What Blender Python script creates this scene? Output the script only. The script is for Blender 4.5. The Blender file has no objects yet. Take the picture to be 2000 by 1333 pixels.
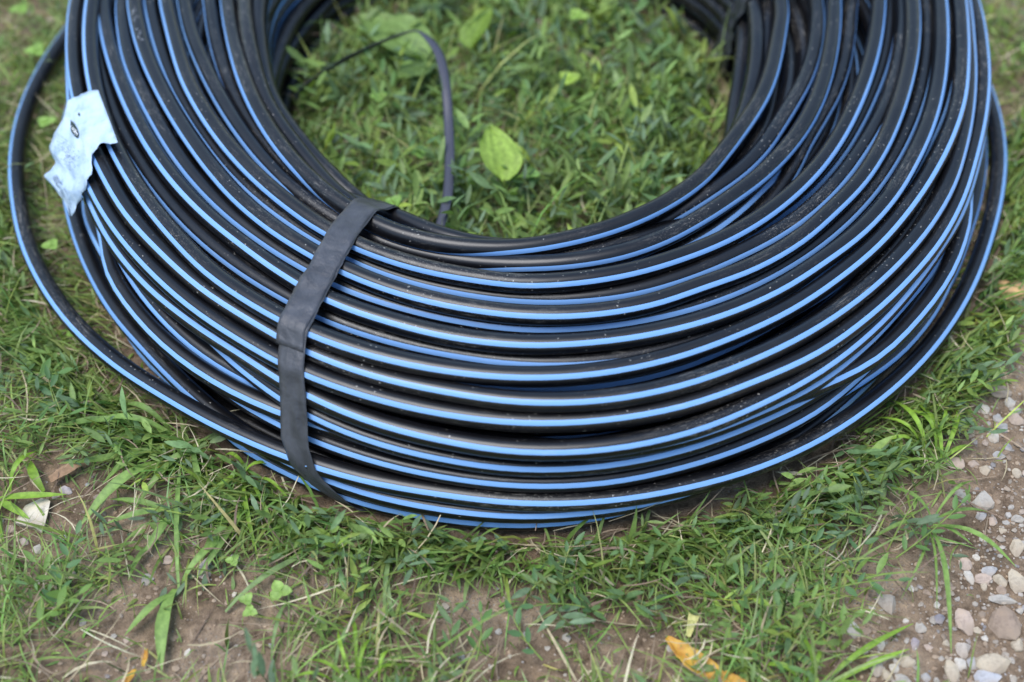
import bpy, bmesh, math, random
import numpy as np
from mathutils import Vector, Matrix, noise as mnoise

# ------------------------------------------------------------------ camera, sky, sun, exposure
scene = bpy.context.scene
R = math.radians
CAM_ELEV, CAM_DIST = 50.0, 1.36
CAM_TARGET = Vector((0.0, -0.465, 0.10))
_e = R(CAM_ELEV)
CAM_POS = CAM_TARGET + Vector((0, -math.cos(_e), math.sin(_e))) * CAM_DIST
FPX = 2400.0                                    # focal length in units of a 2000 px wide frame
cam_data = bpy.data.cameras.new('camera')
cam = bpy.data.objects.new('camera', cam_data)
scene.collection.objects.link(cam)
cam.location = CAM_POS
cam.rotation_euler = (CAM_TARGET - CAM_POS).to_track_quat('-Z', 'Y').to_euler()
cam_data.sensor_width = 36.0
cam_data.lens = 36.0 * FPX / 2000.0
cam_data.clip_start, cam_data.clip_end = 0.02, 500.0
cam_data.dof.use_dof = True
cam_data.dof.focus_distance = 1.335
cam_data.dof.aperture_fstop = 1.8
cam_data.dof.aperture_blades = 9
scene.camera = cam

SUN_ELEV, SUN_AZ = 74.0, 205.0                  # azimuth: direction the light comes from, degrees from +x towards +y
world = bpy.data.worlds.new('World'); scene.world = world; world.use_nodes = True
wn = world.node_tree.nodes; wl = world.node_tree.links
sky = wn.new('ShaderNodeTexSky'); sky.sky_type = 'NISHITA'; sky.sun_disc = False
sky.sun_elevation = R(SUN_ELEV); sky.sun_rotation = R(90.0 - SUN_AZ)
sky.air_density, sky.dust_density, sky.ozone_density = 1.5, 0.8, 1.6
wl.new(sky.outputs[0], wn['Background'].inputs[0]); wn['Background'].inputs[1].default_value = 0.12
sun_data = bpy.data.lights.new('sun', 'SUN'); sun_data.energy = 1.75; sun_data.angle = R(36); sun_data.color = (1.0, 0.985, 0.98)
sun = bpy.data.objects.new('sun', sun_data); scene.collection.objects.link(sun)
_sd = Vector((math.cos(R(SUN_ELEV)) * math.cos(R(SUN_AZ)), math.cos(R(SUN_ELEV)) * math.sin(R(SUN_AZ)), math.sin(R(SUN_ELEV))))
sun.location = _sd * 20; sun.rotation_euler = (-_sd).to_track_quat('-Z', 'Y').to_euler()
scene.view_settings.view_transform = 'Standard'; scene.view_settings.look = 'None'
scene.view_settings.exposure = 1.1; scene.view_settings.gamma = 1.0; scene.view_settings.use_curve_mapping = False
scene.cycles.max_bounces = 8; scene.cycles.transparent_max_bounces = 8
scene.cycles.use_denoising = True

# ------------------------------------------------------------------ helpers
C = scene.collection
rnd = random.Random(11)
nrng = np.random.default_rng(11)

def mesh_obj(name, verts, faces, mat, parent=None, smooth=True, uvs=None, mats=None, midx=None):
    me = bpy.data.meshes.new(name)
    me.from_pydata(verts if isinstance(verts, list) else verts.tolist(), [], faces if isinstance(faces, list) else faces.tolist())
    if uvs is not None:
        ul = me.uv_layers.new(name='UVMap')
        ul.data.foreach_set('uv', np.asarray(uvs, dtype=np.float32).ravel())
    me.materials.append(mat)
    if mats:
        for m in mats: me.materials.append(m)
        me.polygons.foreach_set('material_index', np.asarray(midx, dtype=np.int32))
    me.polygons.foreach_set('use_smooth', np.full(len(me.polygons), smooth))
    me.update()
    o = bpy.data.objects.new(name, me); C.objects.link(o)
    if parent is not None: o.parent = parent
    return o

def tag(o, label, cat, group=None):
    o['label'] = label; o['category'] = cat
    if group: o['group'] = group
    return o

def thing(name, label, cat, loc=(0, 0, 0), rot=(0, 0, 0), group=None):
    o = bpy.data.objects.new(name, None); C.objects.link(o)
    o.location = loc; o.rotation_euler = rot; o.empty_display_size = 0.05
    return tag(o, label, cat, group)

def node_mat(name):
    m = bpy.data.materials.new(name); m.use_nodes = True
    nt = m.node_tree
    return m, nt.nodes, nt.links, nt.nodes['Principled BSDF']

def ramp(N, stops, interp='LINEAR'):
    r = N.new('ShaderNodeValToRGB'); cr = r.color_ramp; cr.interpolation = interp
    while len(cr.elements) > 1: cr.elements.remove(cr.elements[-1])
    cr.elements[0].position = stops[0][0]; cr.elements[0].color = (*stops[0][1], 1)
    for p, c in stops[1:]:
        el = cr.elements.new(p); el.color = (*c, 1)
    return r

def tex_noise(N, scale, detail=4, rough=.55, dist=0.0):
    t = N.new('ShaderNodeTexNoise'); t.inputs['Scale'].default_value = scale
    t.inputs['Detail'].default_value = detail; t.inputs['Roughness'].default_value = rough
    t.inputs['Distortion'].default_value = dist
    return t

def mixc(N, L, fac, a, b, blend='MIX'):
    m = N.new('ShaderNodeMix'); m.data_type = 'RGBA'; m.blend_type = blend
    for sock, v in ((m.inputs[0], fac), (m.inputs[6], a), (m.inputs[7], b)):
        if hasattr(v, 'is_linked'): L.new(v, sock)
        elif isinstance(v, (int, float)): sock.default_value = v
        else: sock.default_value = (*v, 1)
    return m.outputs[2]

def ground_point(px, py, z=0.0):
    """world point at height z seen at photograph coordinates (px, py): turns a measured position into metres"""
    f = (CAM_TARGET - CAM_POS).normalized(); r = Vector((1, 0, 0)); u = r.cross(f)
    v = f + r * ((px - 1000) / FPX) + u * ((666.5 - py) / FPX)
    t = (z - CAM_POS.z) / v.z
    return CAM_POS + v * t

# winding table: one line per turn, 48 stations round the coil (radius, height) in tenths of a millimetre
N_TRACED = 29
STRIPE_ANGLE = [24.0, 24.0, 24.0, 24.0, 24.0, 36.0, 34.0, 36.0, 36.0, 36.0, 48.0, 34.0, 48.0, 36.0, 48.0, 48.0, 48.0, 36.0, 36.0, 36.0, 36.0, 48.0, 36.0, 36.0, -35.0, -35.0, 10.0, 10.0, 10.0]
WINDINGS = '''
3382 1676 3511 1681 3630 1691 3744 1702 3849 1701 3945 1692 4034 1688 4117 1688 4195 1684 4266 1674 4332 1666 4393 1661 4449 1658 4499 1657 4540 1658 4569 1660 4584 1662 4580 1664 4556 1667 4510 1673 4442 1681 4359 1686 4126 1684 3912 1684 3750 1691 3646 1708 3592 1729 3573 1744 3586 1750 3626 1752 3691 1753 3773 1753 3865 1753 3950 1753 3985 1753 3981 1753 3944 1753 3863 1753 3779 1753 3688 1751 3586 1741 3476 1725 3357 1711 3281 1702 3253 1695 3252 1686 3267 1679 3304 1675
4161 1328 4208 1327 4263 1325 4324 1322 4385 1317 4436 1315 4472 1322 4495 1333 4509 1347 4519 1362 4527 1380 4539 1399 4556 1421 4579 1440 4600 1446 4610 1447 4605 1447 4591 1447 4574 1448 4553 1456 4532 1486 4513 1545 4389 1607 4156 1626 3982 1615 3852 1602 3765 1589 3708 1577 3680 1567 3685 1562 3714 1561 3758 1562 3811 1570 3858 1569 3871 1537 3893 1478 3935 1413 3937 1385 3920 1377 3914 1361 3916 1334 3926 1301 3956 1273 4009 1277 4061 1306 4086 1324 4101 1325 4125 1327
3881 1639 4007 1641 4157 1614 4308 1563 4317 1517 4323 1483 4326 1467 4327 1456 4325 1446 4320 1435 4312 1425 4301 1417 4286 1407 4269 1396 4249 1386 4225 1376 4205 1369 4188 1367 4173 1373 4150 1386 4115 1407 4070 1434 4014 1452 3941 1448 3858 1429 3777 1399 3713 1357 3678 1313 3663 1276 3652 1244 3636 1223 3616 1228 3607 1263 3609 1320 3684 1367 3790 1375 3802 1380 3747 1391 3699 1402 3660 1429 3642 1515 3643 1589 3644 1618 3625 1631 3601 1640 3621 1640 3688 1632 3775 1632
4085 1698 4231 1696 4425 1695 4579 1694 4684 1693 4783 1693 4870 1693 4945 1692 5009 1692 5066 1692 5115 1692 5158 1692 5196 1692 5229 1692 5254 1692 5268 1692 5270 1693 5254 1693 5219 1693 5160 1694 5078 1694 4983 1696 4792 1697 4508 1700 4289 1703 4111 1702 3985 1695 3910 1688 3878 1679 3883 1669 3911 1656 3947 1637 3982 1611 4010 1588 4036 1587 4078 1621 4132 1677 4167 1717 4161 1733 4100 1733 4009 1725 3940 1716 3910 1711 3891 1708 3887 1707 3897 1706 3925 1703 3984 1700
4301 1541 4480 1524 4725 1483 4823 1438 4805 1398 4795 1367 4784 1342 4770 1316 4758 1291 4746 1271 4734 1256 4723 1246 4711 1238 4690 1234 4662 1235 4634 1238 4609 1241 4586 1244 4562 1245 4530 1247 4485 1248 4428 1247 4362 1243 4289 1237 4214 1231 4143 1223 4072 1217 3992 1219 3922 1225 3878 1229 3851 1233 3839 1226 3841 1208 3862 1199 3910 1194 3959 1196 3986 1197 4009 1199 4035 1220 4065 1247 4096 1281 4113 1330 4097 1399 4034 1471 3970 1507 3995 1520 4077 1534 4177 1540
4650 1721 4845 1721 5096 1722 5269 1724 5365 1727 5448 1731 5513 1737 5560 1743 5594 1747 5616 1750 5630 1751 5637 1752 5639 1752 5636 1751 5627 1750 5610 1749 5584 1748 5544 1747 5487 1747 5412 1747 5318 1749 5215 1753 5032 1753 4757 1755 4525 1762 4369 1776 4272 1794 4201 1808 4163 1815 4158 1817 4182 1820 4234 1822 4312 1823 4376 1824 4437 1824 4488 1824 4543 1823 4543 1819 4515 1806 4471 1788 4438 1770 4401 1754 4368 1743 4347 1736 4338 1731 4353 1726 4407 1724 4506 1722
4827 1505 5049 1477 5320 1446 5409 1426 5372 1404 5346 1384 5321 1377 5297 1376 5272 1369 5248 1354 5228 1332 5209 1312 5189 1298 5165 1288 5137 1282 5105 1278 5069 1276 5027 1275 4980 1275 4929 1274 4870 1277 4803 1287 4733 1306 4667 1327 4604 1346 4537 1365 4469 1375 4404 1376 4342 1376 4284 1376 4244 1366 4235 1330 4253 1293 4281 1278 4308 1284 4323 1301 4322 1324 4311 1350 4303 1370 4297 1379 4294 1397 4306 1442 4339 1491 4360 1515 4386 1521 4430 1522 4515 1521 4651 1519
5007 1631 5204 1625 5419 1624 5500 1625 5575 1625 5640 1625 5694 1624 5735 1623 5765 1622 5785 1622 5798 1622 5806 1624 5809 1626 5809 1628 5803 1631 5790 1635 5766 1639 5729 1643 5675 1647 5602 1651 5509 1655 5396 1660 5265 1672 4989 1679 4744 1673 4557 1661 4415 1645 4310 1634 4257 1629 4248 1628 4264 1626 4295 1624 4351 1623 4424 1626 4485 1628 4532 1626 4582 1624 4621 1630 4639 1639 4628 1650 4621 1663 4637 1674 4640 1679 4632 1679 4634 1675 4677 1664 4754 1650 4859 1639
5104 1816 5268 1821 5458 1823 5574 1819 5673 1811 5753 1803 5815 1798 5860 1794 5890 1793 5908 1794 5919 1796 5924 1800 5926 1803 5924 1807 5917 1810 5905 1813 5883 1816 5850 1818 5801 1818 5735 1817 5651 1814 5547 1809 5430 1800 5192 1786 4959 1771 4764 1760 4612 1755 4513 1755 4468 1761 4474 1772 4522 1790 4587 1807 4662 1817 4756 1822 4842 1823 4916 1823 4984 1823 5019 1822 5012 1820 4959 1817 4959 1816 4934 1814 4884 1808 4870 1803 4853 1798 4854 1797 4894 1803 4980 1810
5333 1629 5526 1624 5736 1631 5820 1646 5900 1659 5965 1667 6014 1672 6049 1674 6072 1674 6085 1672 6090 1668 6089 1664 6083 1659 6073 1655 6057 1651 6037 1648 6009 1645 5971 1645 5923 1646 5860 1647 5783 1650 5690 1653 5585 1661 5370 1675 5155 1693 4984 1700 4833 1694 4734 1686 4687 1676 4670 1663 4673 1646 4694 1632 4743 1625 4812 1621 4866 1617 4930 1615 4992 1613 5014 1612 5024 1613 5024 1615 5013 1615 4999 1617 4989 1623 4985 1630 4995 1639 5028 1645 5092 1645 5190 1638
5495 1756 5680 1754 5902 1743 6021 1726 6121 1713 6202 1705 6265 1703 6310 1705 6340 1709 6360 1715 6371 1721 6376 1728 6375 1734 6369 1739 6355 1743 6333 1744 6302 1742 6259 1738 6203 1731 6130 1720 6043 1703 5950 1675 5900 1649 5642 1660 5388 1689 5187 1705 5045 1715 4960 1724 4921 1734 4914 1744 4929 1753 4969 1767 5061 1785 5175 1797 5241 1798 5310 1792 5355 1784 5365 1779 5374 1780 5369 1785 5342 1787 5293 1783 5278 1778 5254 1776 5230 1774 5245 1769 5289 1762 5367 1757
5639 1578 5859 1570 6113 1560 6210 1560 6302 1562 6376 1565 6433 1566 6473 1566 6498 1565 6510 1564 6513 1563 6507 1562 6495 1560 6475 1558 6446 1553 6408 1547 6362 1541 6311 1534 6256 1528 6197 1522 6133 1517 6063 1510 5985 1507 5758 1533 5540 1565 5367 1586 5240 1605 5155 1616 5096 1617 5079 1615 5097 1619 5133 1621 5184 1618 5253 1608 5305 1597 5358 1588 5426 1584 5467 1585 5467 1587 5437 1586 5359 1579 5282 1571 5237 1569 5222 1567 5230 1564 5281 1564 5377 1569 5488 1576
5758 1754 5947 1753 6178 1753 6301 1751 6408 1746 6496 1740 6562 1735 6608 1730 6636 1727 6648 1726 6647 1728 6635 1731 6616 1736 6593 1742 6570 1748 6544 1752 6512 1753 6468 1753 6411 1753 6336 1753 6244 1753 6129 1753 5966 1753 5761 1753 5595 1754 5467 1756 5378 1754 5328 1744 5304 1739 5319 1743 5373 1758 5470 1779 5552 1791 5635 1789 5690 1778 5719 1757 5735 1737 5722 1724 5675 1714 5612 1709 5564 1705 5513 1703 5487 1705 5467 1711 5476 1723 5515 1741 5573 1754 5638 1755
5681 1215 5754 1213 5832 1220 5905 1229 5969 1236 6022 1240 6064 1241 6095 1240 6116 1237 6130 1234 6136 1231 6136 1229 6128 1230 6113 1233 6092 1238 6066 1242 6033 1246 5993 1251 5946 1255 5892 1260 5832 1264 5764 1266 5687 1261 5607 1258 5536 1278 5480 1303 5434 1310 5399 1313 5375 1313 5356 1308 5351 1300 5364 1294 5392 1295 5429 1320 5477 1362 5547 1402 5615 1424 5619 1427 5584 1415 5500 1397 5425 1389 5413 1385 5416 1362 5453 1324 5488 1283 5522 1252 5564 1235 5617 1224
5880 1584 6073 1585 6311 1589 6439 1589 6551 1589 6645 1588 6716 1586 6765 1584 6793 1581 6803 1577 6797 1574 6776 1570 6744 1567 6708 1566 6667 1564 6622 1561 6571 1557 6518 1556 6460 1556 6399 1560 6336 1568 6266 1581 6236 1597 6034 1617 5839 1641 5695 1663 5596 1677 5538 1685 5525 1683 5547 1672 5562 1654 5606 1631 5650 1615 5743 1614 5825 1625 5898 1643 5990 1661 6027 1668 6002 1665 5937 1658 5878 1649 5817 1642 5764 1637 5730 1632 5706 1627 5681 1616 5700 1600 5765 1590
6076 1509 6254 1480 6462 1445 6561 1418 6641 1398 6701 1385 6742 1376 6765 1371 6771 1369 6765 1367 6747 1366 6722 1364 6690 1362 6654 1362 6613 1363 6568 1361 6517 1359 6464 1357 6406 1358 6345 1361 6282 1365 6212 1369 6121 1380 6007 1405 5887 1435 5757 1468 5695 1501 5686 1526 5698 1537 5715 1539 5743 1539 5791 1536 5847 1532 5931 1524 5996 1514 6061 1505 6118 1497 6144 1497 6143 1507 6101 1522 6078 1535 6004 1532 5940 1517 5902 1503 5866 1495 5844 1495 5883 1503 5962 1514
6089 1167 6175 1156 6271 1150 6359 1146 6433 1145 6492 1145 6536 1147 6565 1147 6582 1147 6588 1149 6585 1154 6575 1163 6560 1174 6540 1180 6513 1178 6479 1171 6437 1165 6389 1161 6336 1159 6279 1161 6216 1165 6144 1169 6068 1177 5990 1192 5908 1208 5811 1216 5749 1215 5740 1217 5752 1230 5780 1243 5805 1250 5825 1265 5883 1289 6026 1306 6154 1314 6255 1324 6349 1338 6381 1356 6351 1367 6265 1370 6179 1359 6073 1333 5975 1305 5915 1285 5908 1274 5898 1260 5937 1225 6014 1183
6130 999 6296 1000 6420 1002 6518 1002 6593 1000 6646 995 6680 987 6698 978 6703 970 6694 964 6670 961 6632 961 6581 968 6523 980 6464 987 6410 984 6361 977 6309 972 6252 973 6190 979 6123 986 6050 992 5968 997 5875 1000 5777 1002 5690 1007 5638 1016 5629 1034 5671 1048 5758 1043 5839 1014 5896 961 5916 936 5932 984 5993 1063 6079 1121 6178 1158 6295 1174 6290 1170 6237 1173 6187 1172 6075 1133 5974 1096 5939 1070 5911 1037 5898 1008 5937 1005 6016 1003
6114 825 6209 823 6307 826 6395 834 6462 840 6511 837 6548 822 6578 803 6596 787 6602 773 6596 764 6578 760 6552 766 6527 783 6512 801 6498 808 6468 806 6420 802 6354 800 6273 799 6180 799 6081 800 5977 800 5871 799 5766 799 5668 807 5603 820 5583 837 5599 862 5631 906 5654 961 5726 1025 5901 1083 6084 1102 6205 1085 6277 1052 6331 1017 6329 985 6289 962 6218 935 6163 916 6089 914 6032 895 5981 869 5936 851 5898 841 5937 831 6016 825
6122 660 6308 647 6454 645 6574 633 6680 609 6755 573 6796 545 6819 541 6825 552 6819 566 6797 581 6752 596 6688 604 6606 602 6512 609 6429 624 6367 629 6314 626 6262 617 6210 605 6163 598 6119 601 6067 613 6002 632 5924 660 5811 687 5737 685 5668 654 5642 661 5646 699 5659 747 5741 791 5889 765 6004 697 6128 647 6127 646 6138 646 6142 636 6137 620 6127 597 6123 564 6143 543 6165 559 6133 621 6034 668 5898 677 5859 681 5929 676
6130 436 6257 447 6366 454 6460 458 6532 461 6580 473 6609 493 6624 510 6628 521 6620 525 6601 517 6574 493 6542 460 6505 434 6464 427 6422 432 6378 432 6330 425 6275 415 6214 405 6144 401 6067 411 5984 432 5902 461 5833 494 5788 525 5749 556 5838 592 5828 612 5823 618 5865 628 5950 660 6060 702 6155 742 6241 777 6312 792 6370 791 6383 778 6344 758 6297 740 6244 729 6137 716 6039 673 5968 599 5930 528 5898 480 5937 452 6016 436
6618 291 6714 274 6807 262 6894 253 6973 248 7040 244 7097 241 7143 239 7179 238 7206 237 7225 236 7237 236 7244 236 7245 236 7242 236 7235 237 7223 238 7206 239 7183 241 7154 244 7118 248 7074 254 7022 263 6965 275 6903 293 6825 318 6740 350 6682 385 6617 424 6552 464 6476 505 6405 546 6391 585 6402 611 6423 619 6439 618 6490 614 6517 607 6517 593 6514 573 6485 548 6438 520 6402 487 6370 452 6353 416 6363 380 6427 346 6522 316
6348 318 6441 314 6532 312 6616 312 6689 316 6748 321 6796 322 6835 320 6866 314 6890 304 6904 291 6903 279 6887 274 6860 278 6829 283 6797 286 6761 288 6719 291 6669 295 6611 299 6545 303 6471 307 6391 312 6309 317 6227 325 6146 335 6086 347 6049 363 6042 381 6058 398 6076 409 6155 420 6263 418 6363 409 6438 405 6479 404 6503 400 6485 394 6448 387 6372 378 6265 365 6153 355 6077 356 6082 355 6084 348 6090 339 6160 331 6254 324
6130 115 6259 126 6377 134 6484 138 6574 137 6647 134 6700 132 6735 132 6753 134 6754 140 6741 154 6716 177 6682 205 6638 234 6577 254 6499 248 6423 229 6353 214 6285 201 6215 188 6141 172 6061 152 5974 131 5888 116 5818 110 5774 110 5749 110 5740 110 5752 118 5818 157 5918 214 6065 236 6271 214 6356 197 6419 192 6446 191 6463 189 6424 188 6321 185 6230 179 6153 168 6090 155 6038 144 5993 133 5947 120 5898 111 5937 110 6016 110
3966 1448 4018 1443 4057 1448 4090 1463 4109 1472 4116 1477 4120 1479 4123 1480 4124 1488 4125 1505 4126 1521 4127 1534 4129 1544 4133 1553 4139 1556 4150 1557 4163 1557 4176 1557 4179 1559 4165 1570 4124 1602 4050 1640 3860 1671 3688 1703 3554 1719 3468 1706 3430 1672 3416 1638 3402 1610 3412 1582 3466 1557 3558 1533 3626 1484 3711 1414 3791 1343 3807 1286 3811 1261 3833 1235 3828 1205 3793 1201 3759 1208 3739 1227 3732 1250 3729 1273 3734 1329 3769 1396 3829 1431 3899 1447
3776 1371 3814 1416 3848 1437 3885 1430 3910 1418 3918 1417 3921 1421 3923 1429 3923 1441 3923 1454 3922 1465 3923 1474 3925 1481 3931 1485 3940 1486 3952 1486 3966 1486 3983 1487 3994 1492 3984 1513 3938 1559 3812 1611 3647 1633 3522 1610 3420 1574 3355 1542 3324 1510 3290 1482 3261 1456 3258 1426 3283 1389 3330 1333 3392 1254 3532 1111 3684 1027 3790 1005 3802 1000 3747 1018 3672 1043 3619 1068 3581 1100 3550 1145 3535 1183 3540 1197 3564 1218 3609 1254 3668 1288 3726 1324
3253 1457 3353 1486 3502 1504 3701 1510 3758 1511 3733 1496 3725 1476 3718 1460 3714 1448 3711 1439 3711 1433 3712 1429 3715 1425 3724 1421 3741 1416 3759 1408 3777 1398 3796 1394 3814 1450 3831 1483 3831 1467 3778 1455 3665 1444 3538 1408 3435 1371 3361 1343 3312 1312 3276 1281 3250 1249 3246 1215 3270 1178 3320 1133 3404 1104 3532 1155 3684 1181 3790 1149 3802 1138 3747 1173 3672 1212 3591 1231 3505 1250 3412 1268 3313 1276 3247 1288 3203 1313 3181 1347 3173 1383 3197 1421
3155 1276 3257 1303 3395 1328 3574 1348 3630 1347 3607 1329 3604 1306 3613 1281 3631 1257 3650 1240 3668 1229 3686 1222 3704 1217 3723 1213 3741 1208 3759 1203 3777 1196 3796 1189 3814 1174 3831 1152 3831 1136 3778 1127 3665 1123 3538 1142 3433 1157 3361 1144 3312 1114 3276 1078 3250 1042 3246 1006 3270 969 3318 931 3401 902 3532 882 3684 861 3790 848 3802 845 3747 853 3672 868 3591 890 3505 924 3412 975 3305 1028 3207 1075 3137 1116 3088 1160 3052 1206 3084 1245
2973 1132 3070 1156 3215 1168 3416 1165 3636 1140 3621 1121 3620 1100 3622 1071 3632 1046 3650 1028 3668 1017 3686 1010 3704 1007 3723 1005 3741 1002 3759 998 3777 993 3796 988 3814 979 3831 958 3831 937 3778 926 3665 926 3538 942 3433 955 3361 945 3312 913 3276 871 3250 831 3246 795 3270 759 3318 724 3401 697 3532 683 3684 675 3790 670 3802 669 3747 674 3672 683 3591 697 3505 721 3412 762 3305 814 3187 865 3066 919 2970 982 2914 1043 2923 1094
3195 108 3239 108 3298 108 3370 108 3449 108 3540 108 3595 108 3613 108 3631 108 3650 108 3668 108 3686 108 3704 108 3723 108 3741 108 3759 108 3777 108 3796 108 3814 108 3676 108 3584 108 3502 108 3430 110 3371 113 3325 116 3294 121 3282 125 3287 128 3303 130 3330 130 3368 128 3419 124 3481 116 3559 110 3674 108 3769 108 3787 108 3742 108 3670 108 3590 108 3503 108 3413 108 3337 108 3274 108 3222 108 3185 108 3167 108 3171 108
3559 108 3597 108 3645 108 3700 108 3756 108 3807 108 3851 108 3887 108 3914 108 3936 108 3953 108 3965 108 3973 108 3978 108 3982 108 3986 108 3989 108 3988 108 3959 108 3885 108 3805 108 3732 108 3664 108 3601 108 3545 108 3507 108 3498 108 3518 108 3555 108 3596 108 3640 108 3686 108 3735 108 3792 108 3862 108 3925 108 3943 108 3915 108 3863 108 3799 108 3736 108 3681 108 3634 108 3592 108 3557 108 3534 108 3526 108 3534 108
3811 108 3848 108 3893 108 3944 108 3994 108 4041 108 4080 108 4112 108 4137 108 4157 108 4173 108 4186 108 4196 108 4203 108 4208 108 4209 108 4206 108 4194 108 4160 108 4097 108 4021 108 3948 108 3881 108 3817 108 3757 108 3711 108 3703 108 3730 108 3772 108 3816 108 3859 108 3903 108 3951 108 4006 108 4068 108 4118 108 4134 108 4116 108 4074 108 4026 108 3979 108 3932 108 3887 108 3845 108 3811 108 3788 108 3779 108 3788 108
4026 108 4063 108 4108 108 4159 108 4209 108 4256 108 4295 108 4327 108 4352 108 4373 108 4389 108 4401 108 4411 108 4418 108 4423 108 4423 108 4418 108 4402 108 4366 108 4306 108 4232 108 4158 108 4098 108 4064 108 4050 109 4049 109 4059 108 4066 108 4064 108 4068 108 4087 108 4119 108 4162 108 4212 108 4263 108 4307 108 4331 108 4314 108 4271 108 4227 108 4184 108 4140 108 4097 108 4058 108 4025 108 4002 108 3994 108 4002 108
4311 271 4370 288 4439 304 4512 324 4585 350 4653 379 4712 401 4758 412 4795 416 4824 415 4847 411 4863 404 4875 395 4880 383 4878 370 4863 354 4834 340 4793 327 4741 315 4676 307 4597 303 4502 313 4411 351 4350 406 4314 445 4289 464 4272 472 4266 475 4268 477 4279 477 4299 477 4330 476 4369 475 4413 475 4451 472 4467 447 4454 364 4429 270 4422 219 4409 187 4381 169 4343 161 4302 161 4265 167 4239 180 4229 199 4239 223 4266 249
4615 110 4679 110 4751 110 4826 109 4897 108 4959 108 5007 108 5040 108 5062 109 5073 109 5075 109 5070 109 5058 109 5040 109 5017 109 4989 109 4956 109 4919 109 4873 109 4820 112 4762 117 4705 120 4650 122 4599 121 4553 118 4516 112 4492 109 4480 108 4481 108 4491 108 4512 108 4542 108 4580 108 4622 108 4661 108 4692 108 4710 108 4706 108 4676 108 4642 108 4608 108 4574 108 4543 108 4519 108 4506 108 4508 108 4527 108 4563 109
4836 114 4900 114 4972 115 5044 118 5112 122 5172 128 5218 134 5252 138 5274 142 5285 143 5288 142 5283 140 5271 136 5254 132 5231 128 5203 124 5170 121 5132 118 5086 113 5032 109 4974 108 4917 108 4862 108 4811 108 4765 108 4727 108 4701 108 4690 108 4690 108 4701 108 4722 108 4752 108 4788 108 4828 108 4864 108 4892 108 4907 108 4904 108 4884 108 4856 108 4824 108 4790 108 4758 110 4733 111 4720 111 4722 111 4743 112 4782 113
5055 108 5121 108 5191 108 5262 108 5328 108 5386 108 5431 108 5464 108 5485 108 5496 108 5498 108 5493 108 5482 108 5465 108 5442 108 5415 108 5381 108 5342 108 5296 108 5243 108 5185 108 5129 108 5074 108 5023 108 4975 108 4936 108 4909 108 4897 108 4898 108 4910 108 4932 108 4961 108 4997 108 5034 108 5070 108 5096 108 5110 108 5109 108 5094 108 5069 108 5038 108 5005 108 4973 108 4947 108 4933 108 4936 108 4958 108 4999 108
5268 108 5334 108 5405 108 5477 108 5543 108 5600 108 5645 108 5678 108 5699 108 5710 108 5712 108 5707 108 5696 108 5678 108 5656 108 5629 108 5596 108 5557 108 5511 108 5459 108 5402 108 5345 108 5290 108 5237 108 5187 108 5145 108 5118 108 5107 108 5109 108 5124 108 5146 108 5176 108 5210 108 5246 108 5279 108 5304 108 5316 108 5316 108 5302 108 5279 108 5249 108 5216 108 5184 108 5158 108 5143 108 5145 108 5167 108 5211 108
5506 108 5595 108 5684 108 5767 108 5842 108 5905 108 5955 108 5992 108 6018 108 6034 108 6041 108 6040 108 6030 108 6010 108 5979 108 5942 108 5897 108 5845 108 5785 108 5720 108 5652 108 5584 109 5519 109 5457 109 5401 109 5356 109 5328 109 5317 109 5321 109 5338 109 5364 109 5397 109 5431 108 5465 108 5495 108 5518 108 5530 108 5530 108 5517 108 5495 108 5465 108 5432 108 5400 108 5372 108 5355 108 5354 108 5378 108 5429 108
5718 108 5816 109 5915 109 6009 109 6094 111 6164 114 6217 119 6254 123 6276 127 6285 129 6282 130 6271 128 6251 123 6225 115 6192 110 6155 109 6110 109 6058 108 5998 108 5932 108 5863 108 5794 108 5729 108 5668 108 5608 108 5561 108 5534 108 5525 108 5530 108 5548 108 5575 108 5608 108 5642 108 5676 108 5707 108 5730 108 5743 109 5744 109 5732 109 5709 109 5679 109 5645 109 5611 109 5580 108 5556 108 5550 108 5576 108 5634 108
5925 108 6036 108 6143 108 6242 108 6329 108 6406 108 6470 108 6517 108 6541 108 6545 108 6537 108 6520 108 6500 109 6489 109 6524 109 6584 109 6571 109 6518 109 6460 109 6399 109 6336 111 6266 119 6175 134 6061 158 5941 198 5811 242 5749 267 5740 280 5752 268 5981 206 6053 134 6010 110 5988 113 6004 117 6016 120 6019 125 6015 128 6002 128 5981 127 5952 123 5915 118 5872 111 5828 108 5789 108 5751 108 5733 108 5762 108 5828 108
3397 250 3437 252 3487 254 3545 256 3605 259 3664 266 3711 269 3745 267 3770 265 3791 265 3809 266 3824 269 3836 274 3845 280 3848 288 3846 297 3841 305 3831 309 3814 309 3760 306 3703 305 3649 307 3599 311 3555 315 3520 317 3497 317 3489 317 3493 316 3506 313 3523 307 3547 300 3579 292 3619 285 3665 281 3708 283 3772 282 3788 282 3743 286 3670 292 3599 297 3550 299 3507 292 3465 278 3426 266 3393 257 3371 252 3363 249 3372 249
3684 279 3721 279 3768 280 3820 281 3873 283 3921 285 3963 287 3996 288 4022 289 4044 289 4061 290 4074 289 4083 289 4090 288 4095 287 4098 286 4097 285 4086 284 4052 283 3991 283 3921 286 3862 292 3824 299 3804 304 3800 293 3822 244 3871 196 3907 215 3927 256 3948 279 3975 289 4011 291 4056 291 4106 293 4151 299 4126 301 4043 278 4009 266 3970 267 3918 267 3863 268 3811 270 3762 274 3718 277 3682 278 3659 278 3651 278 3660 278
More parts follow.
